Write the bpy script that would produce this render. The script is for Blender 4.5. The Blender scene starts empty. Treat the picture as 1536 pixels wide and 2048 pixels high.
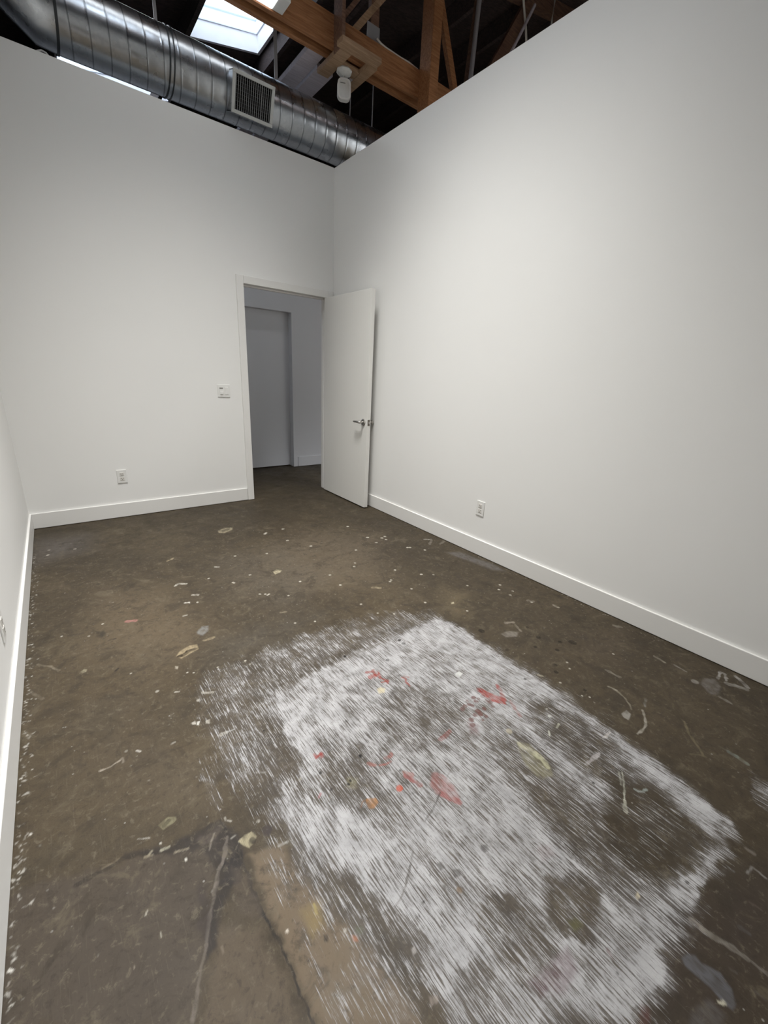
import bpy, bmesh, math, random
import numpy as np
from mathutils import Vector, Matrix
R = math.radians
scene = bpy.context.scene
col = scene.collection
rng = np.random.default_rng(7)
random.seed(5)

# ------------------------------------------------------------------ constants (metres)
W, H = 2.7737, 3.1819            # room width, height of the partition walls
YF = -5.0                        # wall behind the camera
WT = 0.12                        # partition thickness
BT, BH = 0.014, 0.128            # baseboard
OL, OR_, OZ = -0.9526, -0.0725, 2.045   # door opening (left, right, head)
def roof_z(x): return 4.9 + 0.2*(x + 0.3)

# ------------------------------------------------------------------ materials
def lin(c):
    return tuple(((v/255)/12.92 if v/255 <= .04045 else ((v/255+.055)/1.055)**2.4) for v in c)
class NT:
    def __init__(s, name):
        s.m = bpy.data.materials.new(name); s.m.use_nodes = True
        s.t = s.m.node_tree; s.b = s.t.nodes['Principled BSDF']; s.o = s.t.nodes['Material Output']
    def n(s, kind, **kw):
        x = s.t.nodes.new(kind)
        for k, v in kw.items(): setattr(x, k, v)
        return x
    def l(s, a, b): s.t.links.new(a, b)
    def coord(s): return s.n('ShaderNodeTexCoord').outputs['Object']
    def mapping(s, vec, scale=(1,1,1), rot=(0,0,0)):
        m = s.n('ShaderNodeMapping'); s.l(vec, m.inputs['Vector'])
        m.inputs['Scale'].default_value = scale; m.inputs['Rotation'].default_value = rot
        return m.outputs['Vector']
    def noise(s, vec, scale, detail=3, rough=.5, dist=0):
        n = s.n('ShaderNodeTexNoise'); s.l(vec, n.inputs['Vector'])
        n.inputs['Scale'].default_value = scale; n.inputs['Detail'].default_value = detail
        n.inputs['Roughness'].default_value = rough; n.inputs['Distortion'].default_value = dist
        return n.outputs['Fac']
    def ramp(s, fac, lo, hi, a=0., b=1.):
        m = s.n('ShaderNodeMapRange'); m.interpolation_type = 'SMOOTHSTEP'
        s.l(fac, m.inputs['Value'])
        m.inputs['From Min'].default_value = lo; m.inputs['From Max'].default_value = hi
        m.inputs['To Min'].default_value = a; m.inputs['To Max'].default_value = b
        return m.outputs['Result']
    def math(s, op, a, b=0.):
        m = s.n('ShaderNodeMath', operation=op)
        for i, v in enumerate((a, b)):
            if isinstance(v, (int, float)): m.inputs[i].default_value = v
            else: s.l(v, m.inputs[i])
        return m.outputs[0]
    def mix(s, fac, a, b):
        m = s.n('ShaderNodeMix', data_type='RGBA')
        for i, v in ((0, fac), (6, a), (7, b)):
            if isinstance(v, tuple): m.inputs[i].default_value = (*v[:3], 1)
            elif isinstance(v, (int, float)): m.inputs[i].default_value = v
            else: s.l(v, m.inputs[i])
        return m.outputs[2]
    def attr(s, name):
        a = s.n('ShaderNodeAttribute'); a.attribute_name = name
        return a
    def bump(s, h, strength, dist=.002):
        b = s.n('ShaderNodeBump'); b.inputs['Strength'].default_value = strength
        b.inputs['Distance'].default_value = dist
        s.l(h, b.inputs['Height']); s.l(b.outputs['Normal'], s.b.inputs['Normal'])
    def set(s, **kw):
        for k, v in kw.items():
            i = s.b.inputs[k.replace('_', ' ')]
            if isinstance(v, tuple): i.default_value = (*v[:3], 1)
            elif isinstance(v, (int, float)): i.default_value = v
            else: s.l(v, i)
        return s.m

def paint_mat(name, c, rough=.55, bump=.08, scale=260):
    t = NT(name); v = t.coord()
    base = t.mix(t.noise(v, 1.3, 3), tuple(x*.975 for x in c), tuple(min(1, x*1.02) for x in c))
    t.bump(t.noise(v, scale, 2), bump, .001)
    return t.set(Base_Color=base, Roughness=rough)
def plain(name, c, rough=.5, metal=0., var=.06, scale=30):
    t = NT(name); v = t.coord()
    base = t.mix(t.noise(v, scale, 3), tuple(x*(1-var) for x in c), tuple(min(1, x*(1+var)) for x in c))
    return t.set(Base_Color=base, Roughness=rough, Metallic=metal)
def wood_mat(name, dark, light, rough=.6):
    t = NT(name); v = t.coord()
    g = t.noise(t.mapping(v, (3, 40, 40)), 1.6, 5, .6, .6)
    big = t.noise(v, 2.2, 3)
    base = t.mix(t.ramp(g, .32, .68), dark, light)
    base = t.mix(t.ramp(big, .35, .75, 0, .35), base, tuple(x*.6 for x in dark))
    t.bump(g, .2, .002)
    return t.set(Base_Color=base, Roughness=rough)

M = {}
M['wall'] = paint_mat('wall paint', (.80, .795, .775), .6, .10)
M['trim'] = paint_mat('trim paint', (.755, .745, .72), .38, .03, 90)
M['door'] = paint_mat('door paint', (.74, .73, .695), .45, .05, 120)
M['hall'] = paint_mat('hall wall paint', (.74, .74, .76), .6, .08)
M['plastic'] = plain('white plastic', (.74, .735, .71), .35, 0, .02)
M['ivory'] = plain('device plastic', (.64, .62, .58), .35, 0, .02)
M['slot'] = plain('dark slot', (.05, .045, .04), .6)
M['label'] = plain('grey indicator', (.25, .25, .23), .4)
M['satin'] = plain('satin nickel', (.52, .50, .47), .28, 1.)
M['hole'] = plain('latch recess', (.16, .14, .12), .45, .7)
M['fir'] = wood_mat('orange fir', (.24, .100, .038), (.40, .185, .080))
M['pine'] = wood_mat('pale pine', (.30, .185, .105), (.44, .295, .185))
M['old'] = wood_mat('aged brown wood', (.12, .062, .040), (.22, .125, .082))
M['lilac'] = wood_mat('lilac washed board', (.42, .375, .40), (.54, .49, .53))
M['deck'] = wood_mat('dark roof deck', (.045, .031, .028), (.10, .068, .058), .85)
M['dark'] = plain('dark far wall', (.03, .032, .04), .9)
M['white_metal'] = plain('white enamel', (.68, .68, .66), .4)
M['grey_metal'] = plain('grey painted steel', (.30, .30, .31), .5, .2)
M['vent'] = plain('register enamel', (.52, .53, .51), .45)
M['louver'] = plain('grey louver enamel', (.20, .20, .20), .5)
M['black'] = plain('black void', (.012, .012, .013), .9)
M['band'] = plain('dark duct band', (.045, .05, .055), .45, .6)
M['conduit'] = plain('galvanised conduit', (.46, .46, .48), .45, .6)
M['cable'] = plain('cream cable', (.55, .52, .47), .5)
M['curb'] = plain('white painted skylight curb', (.84, .80, .80), .6, 0, .10, 5)
M['frame_grey'] = plain('aluminium skylight frame', (.66, .68, .74), .5)
def mk_galv(seams=False):
    t = NT('galvanised spiral duct' if seams else 'galvanised sheet'); v = t.coord()
    sp = t.n('ShaderNodeTexVoronoi'); t.l(v, sp.inputs['Vector']); sp.inputs['Scale'].default_value = 55
    cloud = t.noise(v, 9, 4)
    c = t.mix(sp.outputs['Color'], (.40, .42, .45), (.50, .52, .54))
    c = t.mix(t.ramp(cloud, .35, .7), c, (.43, .455, .485))
    r = t.ramp(cloud, .3, .7, .26, .32)
    if seams:                          # dark lock-seam that winds round the pipe
        sp_ = t.n('ShaderNodeSeparateXYZ'); t.l(v, sp_.inputs[0])
        ang = t.math('DIVIDE', t.math('ARCTAN2', t.math('SUBTRACT', sp_.outputs[2], 3.48), t.math('SUBTRACT', sp_.outputs[1], .13)), 2*math.pi)
        ph = t.math('FRACT', t.math('ADD', t.math('SUBTRACT', t.math('DIVIDE', t.math('ADD', sp_.outputs[0], 2.09), .112), ang), 10.))
        d = t.math('MINIMUM', ph, t.math('SUBTRACT', 1., ph))
        line = t.ramp(d, .055, .022)
        c = t.mix(t.math('MULTIPLY', line, .62), c, (.10, .11, .12))
        # each wrap of the strip has its own sheen
        wn = t.n('ShaderNodeTexWhiteNoise', noise_dimensions='1D')
        t.l(t.math('FLOOR', t.math('SUBTRACT', t.math('DIVIDE', t.math('ADD', sp_.outputs[0], 2.09), .112), ang)), wn.inputs['W'])
        r = t.math('ADD', r, t.math('MULTIPLY', t.math('SUBTRACT', wn.outputs['Value'], .5), .07))
    return t.set(Base_Color=c, Roughness=r, Metallic=1.)
M['galv'] = mk_galv(); M['spiral'] = mk_galv(True)
def mk_emit(name, c, s):
    t = NT(name)
    return t.set(Base_Color=(.8, .8, .8), Emission_Color=c, Emission_Strength=s, Roughness=.4)
M['lens'] = mk_emit('lit lamp diffuser', (.95, .98, 1), 2.6)
def mk_dome():
    t = NT('translucent skylight dome'); v = t.coord()
    tr = t.n('ShaderNodeBsdfTranslucent'); df = t.n('ShaderNodeBsdfDiffuse'); mx = t.n('ShaderNodeMixShader')
    c = t.mix(t.noise(v, 4, 3), (.80, .88, .97), (.90, .95, 1.0))
    t.l(c, tr.inputs['Color']); t.l(c, df.inputs['Color']); mx.inputs[0].default_value = .22
    t.l(tr.outputs[0], mx.inputs[1]); t.l(df.outputs[0], mx.inputs[2]); t.l(mx.outputs[0], t.o.inputs['Surface'])
    return t.m
M['dome'] = mk_dome()

STREAK = R(-1.5)
def mk_floor():
    t = NT('stained sealed concrete'); v = t.coord()
    n1 = t.noise(v, 1.1, 5, .6, .4); n2 = t.noise(v, 4.5, 6, .65, .6); n3 = t.noise(v, 17, 5, .6); n4 = t.noise(v, 210, 2, .6)
    n5 = t.noise(t.mapping(v, (60, 9, 1), (0, 0, R(3))), 1.0, 4, .6)
    c = t.mix(t.ramp(n1, .33, .68), (0.0342, 0.0252, 0.0146), (0.0602, 0.0446, 0.0255))
    c = t.mix(t.ramp(n2, .38, .66, 0, .55), c, (0.0503, 0.0394, 0.0240))
    c = t.mix(t.ramp(n2, .55, .72, 0, .55), c, (0.0266, 0.0200, 0.0125))
    c = t.mix(t.ramp(n3, .52, .70, 0, .32), c, (0.0210, 0.0161, 0.0104))
    c = t.mix(t.ramp(n3, .44, .27, 0, .35), c, (0.0685, 0.0536, 0.0323))
    c = t.mix(t.ramp(n5, .55, .75, 0, .22), c, (0.0664, 0.0536, 0.0365))
    c = t.mix(t.ramp(n4, .50, .68, 0, .25), c, (0.0175, 0.0135, 0.0088))
    u = t.attr('under'); c = t.mix(t.math('MULTIPLY', t.attr('under_a').outputs['Fac'], t.ramp(n2, .25, .6, .7, 1.)), c, u.outputs['Color'])
    n6 = t.noise(t.mapping(v, (230, 11, 1), (0, 0, R(74))), 1.0, 3, .55, .5); n7 = t.noise(t.mapping(v, (180, 9, 1), (0, 0, R(-38))), 1.0, 3, .55, .5)
    n8 = t.noise(v, 42, 5, .7, .4); n9 = t.noise(v, 9, 6, .7, 1.0)
    c = t.mix(t.ramp(n6, .60, .74, 0, .22), c, (0.1242, 0.1062, 0.0774)); c = t.mix(t.ramp(n7, .61, .76, 0, .20), c, (0.1150, 0.0974, 0.0711))
    c = t.mix(t.ramp(n9, .50, .64, 0, .55), c, (0.0276, 0.0212, 0.0134)); c = t.mix(t.ramp(n9, .46, .32, 0, .50), c, (0.0966, 0.0796, 0.0521))
    c = t.mix(t.ramp(n8, .54, .68, 0, .45), c, (0.0221, 0.0168, 0.0118)); c = t.mix(t.ramp(n8, .45, .31, 0, .50), c, (0.1196, 0.1009, 0.0711))
    # worn white paint: streaks along the room, coverage from the 'cov' attribute
    cov = t.attr('cov').outputs['Fac']
    sv = t.mapping(v, (1, 1, 1), (0, 0, STREAK))
    # gently wander the strokes
    s1 = t.noise(t.mapping(sv, (225, 11, 1)), 1.0, 3, .55, .25)
    s2 = t.noise(t.mapping(sv, (500, 32, 1), (0, 0, R(2.5))), 1.0, 2, .6)
    s3 = t.noise(v, 13, 5, .65)
    s4 = t.noise(v, 120, 2, .5)
    s1 = t.math('ADD', t.math('MULTIPLY', t.math('SUBTRACT', s1, .5), 1.5), .5); s2 = t.math('ADD', t.math('MULTIPLY', t.math('SUBTRACT', s2, .5), 1.5), .5)
    N = t.math('ADD', t.math('MULTIPLY', s1, .46), t.math('MULTIPLY', s2, .24))
    N = t.math('ADD', N, t.math('MULTIPLY', s3, .22)); N = t.math('ADD', N, t.math('MULTIPLY', s4, .08))
    N = t.math('ADD', N, t.math('MULTIPLY', t.math('SUBTRACT', cov, .5), .25))
    m = t.ramp(N, .466, .640)
    m = t.math('MULTIPLY', m, t.ramp(cov, .02, .22))
    # thin milky film under the streaks
    film = t.math('MULTIPLY', t.ramp(cov, .08, .8, .05, .45), t.ramp(s3, .25, .7, .6, 1.))
    c = t.mix(film, c, (.160, .152, .152))
    wc = t.mix(t.ramp(s3, .3, .7), (.262, .258, .260), (.375, .370, .372))
    wc = t.mix(t.ramp(s4, .58, .75, 0, .4), wc, (0.200, 0.193, 0.188))
    c = t.mix(m, c, wc)
    # flecks of white paint scattered everywhere
    vo = t.n('ShaderNodeTexVoronoi'); t.l(v, vo.inputs['Vector']); vo.inputs['Scale'].default_value = 24; vo.inputs['Randomness'].default_value = 1
    fl = t.math('MULTIPLY', t.ramp(vo.outputs['Distance'], .095, .055), t.ramp(t.noise(v, 5.2, 3, .6), .50, .62, 0, .7))
    c = t.mix(fl, c, (0.240, 0.230, 0.210))
    o = t.attr('over'); c = t.mix(t.math('MULTIPLY', t.attr('over_a').outputs['Fac'], t.ramp(s2, .24, .54, .62, 1.)), c, o.outputs['Color'])
    rough = t.math('ADD', t.ramp(n2, .3, .7, .46, .62), t.math('MULTIPLY', m, .18))
    h = t.math('ADD', t.math('MULTIPLY', m, .5), t.math('ADD', t.math('MULTIPLY', n3, .4), t.math('MULTIPLY', n4, .12)))
    t.bump(h, .22, .0015)
    return t.set(Base_Color=c, Roughness=rough, Specular_IOR_Level=.13)
M['floor'] = mk_floor()

# ------------------------------------------------------------------ mesh helpers
def obj(name, bm, mat, parent=None, smooth=False, bevel=0., seg=2):
    me = bpy.data.meshes.new(name)
    bmesh.ops.recalc_face_normals(bm, faces=bm.faces[:])
    bm.to_mesh(me); bm.free()
    for m in (mat if isinstance(mat, (list, tuple)) else [mat]): me.materials.append(M[m])
    o = bpy.data.objects.new(name, me); col.objects.link(o)
    if parent is not None:
        o.parent = parent
        o.matrix_parent_inverse = Matrix.Translation(-parent.location)   # children authored in world metres
    if smooth:
        for p in me.polygons: p.use_smooth = True
        try: me.set_sharp_from_angle(angle=R(38))
        except Exception: pass
    if bevel:
        b = o.modifiers.new('edge', 'BEVEL'); b.width = bevel; b.segments = seg; b.limit_method = 'ANGLE'; b.angle_limit = R(40)
    return o
def box(bm, x0, x1, y0, y1, z0, z1, mi=0):
    vs = [bm.verts.new((x, y, z)) for x in (x0, x1) for y in (y0, y1) for z in (z0, z1)]
    for f in ((0,1,3,2), (4,6,7,5), (0,4,5,1), (2,3,7,6), (0,2,6,4), (1,5,7,3)):
        bm.faces.new([vs[i] for i in f]).material_index = mi
def boxes(*L):
    bm = bmesh.new()
    for b in L: box(bm, *b)
    return bm
def prism(bm, pts, off):           # polygon (3-D points) extruded by a vector
    a = [bm.verts.new(p) for p in pts]; b = [bm.verts.new(Vector(p)+Vector(off)) for p in pts]
    n = len(pts); bm.faces.new(a); bm.faces.new(b[::-1])
    for i in range(n): bm.faces.new((a[i], a[(i+1) % n], b[(i+1) % n], b[i]))
def bar(bm, p, q, w, d, up=(0, 1, 0)):   # rectangular bar p->q, width w in-plane, depth d along `up`
    p, q, up = Vector(p), Vector(q), Vector(up).normalized()
    t = (q-p).normalized(); s = t.cross(up).normalized()*w/2; u = up*d/2
    prism(bm, [p-s-u, p+s-u, p+s+u, p-s+u], q-p)
def ring(bm, c, t, r, n, ref=Vector((0, 0, 1))):
    t = Vector(t).normalized(); a = t.cross(ref)
    if a.length < 1e-4: a = t.cross(Vector((1, 0, 0)))
    a.normalize(); b = t.cross(a)
    return [bm.verts.new(Vector(c)+a*r*math.cos(2*math.pi*i/n)+b*r*math.sin(2*math.pi*i/n)) for i in range(n)]
def tube(bm, path, r, n=10, caps=True):
    P = [Vector(p) for p in path]; prev = None; first = None
    for i, p in enumerate(P):
        t = (P[min(i+1, len(P)-1)]-P[max(i-1, 0)])
        rr = r[i] if isinstance(r, (list, tuple)) else r
        k = ring(bm, p, t, rr, n)
        if prev:
            for j in range(n): bm.faces.new((prev[j], prev[(j+1) % n], k[(j+1) % n], k[j]))
        else: first = k
        prev = k
    if caps: bm.faces.new(first[::-1]); bm.faces.new(prev)
def lathe(bm, o, axis, prof, n=28):       # prof: (distance along axis, radius)
    o = Vector(o); ax = Vector(axis).normalized(); prev = None
    for d, r in prof:
        k = ring(bm, o+ax*d, ax, max(r, 1e-4), n)
        if prev:
            for j in range(n): bm.faces.new((prev[j], prev[(j+1) % n], k[(j+1) % n], k[j]))
        else: bm.faces.new(k[::-1])
        prev = k
    bm.faces.new(prev)
def thing(name, label, cat, loc=(0, 0, 0), group=None):
    e = bpy.data.objects.new(name, None); e.empty_display_size = .1; e.location = loc; col.objects.link(e)
    e['label'] = label; e['category'] = cat
    if group: e['group'] = group
    return e
def tag(o, label, cat, group=None):
    o['label'] = label; o['category'] = cat
    if group: o['group'] = group
    return o
def struct(name, bm, mat, label=None, cat=None, **k):
    o = obj(name, bm, mat, **k); o['kind'] = 'structure'
    if label: o['label'] = label
    if cat: o['category'] = cat
    return o

# ------------------------------------------------------------------ floor with its paint and stains
COV=[
(0.3,0.0554,[(-0.8799,-2.6764),(-1.2223,-2.4919),(-1.5427,-2.4802),(-1.8814,-2.5014),(-2.1086,-2.4876),(-2.1785,-2.5283),(-2.208,-2.7172),(-2.2249,-2.9268),(-2.2252,-3.0652),(-2.189,-3.1926),(-2.156,-3.3411),(-2.1435,-3.5005),(-2.1379,-3.6626),(-2.1376,-3.7989),(-1.6793,-4.1387),(-1.5258,-4.1345),(-1.2322,-4.1347),(-0.9926,-4.1254),(-0.8781,-3.8473),(-0.8614,-3.4161),(-0.8694,-2.9026)]),
(0.24,0.0246,[(-2.2084,-3.3034),(-2.1326,-3.3067),(-2.0928,-3.615),(-2.0526,-3.8619),(-2.2219,-3.7363),(-2.2145,-3.5843)]),
(0.44,0.0552,[(-1.6565,-2.4737),(-1.9756,-2.495),(-2.1314,-2.5679),(-2.1628,-2.8085),(-2.1607,-2.9719),(-2.1323,-3.1312),(-2.0814,-3.25),(-2.0144,-3.2573),(-1.9784,-3.0747),(-1.9653,-2.9161),(-1.7097,-2.7785),(-1.3485,-2.7546),(-1.0609,-2.7011),(-1.3331,-2.5514)]),
(0.4,0.0234,[(-2.1263,-3.2751),(-2.0769,-3.3105),(-2.0507,-3.5257),(-2.0414,-3.7114),(-2.0551,-3.8332),(-2.1032,-3.8067),(-2.1332,-3.6769),(-2.1432,-3.5533),(-2.1496,-3.4094)]),
(0.8,0.0335,[(-0.928,-2.7338),(-1.0471,-2.7278),(-1.3435,-2.748),(-1.5232,-2.7423),(-1.6965,-2.7551),(-1.8103,-2.7798),(-1.9376,-2.7794),(-1.9983,-2.8469),(-1.9805,-2.95),(-1.9804,-3.0987),(-1.9965,-3.2056),(-1.9963,-3.2907),(-2.1029,-3.2227),(-2.1293,-3.2448),(-2.1153,-3.3869),(-2.0491,-3.4974),(-2.0008,-3.6179),(-1.9777,-3.7114),(-1.9846,-3.8073),(-2.0056,-3.8967),(-1.6837,-4.1354),(-1.5357,-4.1273),(-1.3228,-4.1255),(-1.1231,-4.1361),(-0.9624,-4.1091),(-0.9393,-4.027),(-0.9151,-3.8612),(-0.9098,-3.671),(-0.8887,-3.4326),(-0.9021,-3.1645),(-0.8911,-2.922),(-0.8895,-2.8077)]),
(0.97,0.0255,[(-0.9353,-2.7413),(-0.8895,-2.8077),(-0.9054,-3.167),(-0.9005,-3.4398),(-0.9229,-3.6773),(-0.9294,-3.8666),(-0.9522,-4.0307),(-0.9732,-4.1051),(-1.0191,-4.0838),(-1.0097,-4.0045),(-1.0084,-3.8461),(-1.0022,-3.6759),(-1.0,-3.4524),(-1.0265,-3.2011),(-1.0759,-2.986),(-1.1326,-2.8216)]),
(0.93,0.0426,[(-0.9426,-2.7487),(-1.3485,-2.7546),(-1.7015,-2.7639),(-1.8159,-2.7909),(-1.6287,-2.9038),(-1.2977,-2.9303),(-1.0759,-2.986)]),
(0.58,0.0504,[(-1.5406,-3.0089),(-1.3361,-3.1114),(-1.2856,-3.3564),(-1.5425,-3.4321),(-1.6339,-3.3165),(-1.6882,-3.1388)]),
(0.5,0.0353,[(-1.8939,-3.1078),(-1.7603,-3.1743),(-1.7406,-3.387),(-1.8516,-3.4719),(-1.9523,-3.3998),(-1.9663,-3.2705)]),
(0.92,0.03,[(-1.9298,-2.8123),(-1.7985,-2.8502),(-1.7444,-3.0065),(-1.8719,-3.0685),(-1.9158,-3.2171),(-1.972,-3.1773),(-1.9644,-3.0039)]),
(0.42,0.047,[(-0.9728,-3.435),(-0.9351,-3.5992),(-0.9514,-3.7684),(-1.0175,-3.8997),(-1.1652,-3.8619),(-1.1761,-3.7638),(-1.1626,-3.6204),(-1.1352,-3.4925)]),
(0.22,0.0342,[(-1.1216,-3.8258),(-1.0175,-3.8997),(-1.0496,-4.017),(-1.0789,-4.0997),(-1.1789,-4.0957),(-1.3489,-4.0499),(-1.3937,-4.0025),(-1.3716,-3.9234),(-1.2974,-3.8497)]),
(0.46,0.0408,[(-1.2211,-3.4328),(-1.2151,-3.6106),(-1.2847,-3.8187),(-1.3753,-3.9537),(-1.3982,-4.0428),(-1.478,-3.9987),(-1.4705,-3.852),(-1.4155,-3.6401),(-1.3514,-3.4604)]),
(0.88,0.0245,[(-1.6391,-3.5245),(-1.457,-3.588),(-1.4652,-3.7487),(-1.6039,-3.7884),(-1.7422,-3.7197),(-1.8216,-3.5988),(-1.8009,-3.5083)]),
(0.9,0.0253,[(-2.03,-3.2866),(-1.9097,-3.3922),(-1.9282,-3.5218),(-1.944,-3.6318),(-2.0024,-3.5752),(-2.0572,-3.4288)]),
(0.5,0.0266,[(-1.7592,-3.7519),(-1.6794,-3.8241),(-1.6715,-3.9231),(-1.7305,-3.9839),(-1.8159,-3.9721),(-1.8457,-3.899),(-1.8354,-3.8155)]),
(0.44,0.0291,[(-1.5905,-3.8597),(-1.4855,-3.9056),(-1.5114,-3.9743),(-1.6275,-3.9919),(-1.6786,-3.9544),(-1.664,-3.8901)]),
(0.6,0.0192,[(-1.9244,-3.7973),(-1.8603,-3.8667),(-1.883,-3.9787),(-1.9755,-3.919),(-1.9745,-3.8452)]),
(0.98,0.0132,[(-1.2438,-4.0838),(-1.2132,-4.1152),(-1.2375,-4.1338),(-1.2982,-4.1241),(-1.3105,-4.0923),(-1.2809,-4.0768)]),
(0.95,0.0142,[(-1.6391,-4.0403),(-1.5453,-4.0756),(-1.4836,-4.1092),(-1.5745,-4.1199),(-1.6913,-4.1026),(-1.6991,-4.0682)]),
(0.9,0.0156,[(-1.9047,-3.6879),(-1.8185,-3.7507),(-1.8507,-3.8283),(-1.9219,-3.843),(-1.9538,-3.7757)]),
(0.3,0.0159,[(-2.2763,-2.9623),(-2.253,-3.0238),(-2.2514,-3.148),(-2.2538,-3.2019),(-2.2718,-3.189),(-2.2859,-3.0843)]),
(0.35,0.0216,[(-0.6674,-4.1118),(-0.6486,-4.1845),(-0.8174,-4.2129),(-0.8206,-4.1499)]),
]
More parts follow.
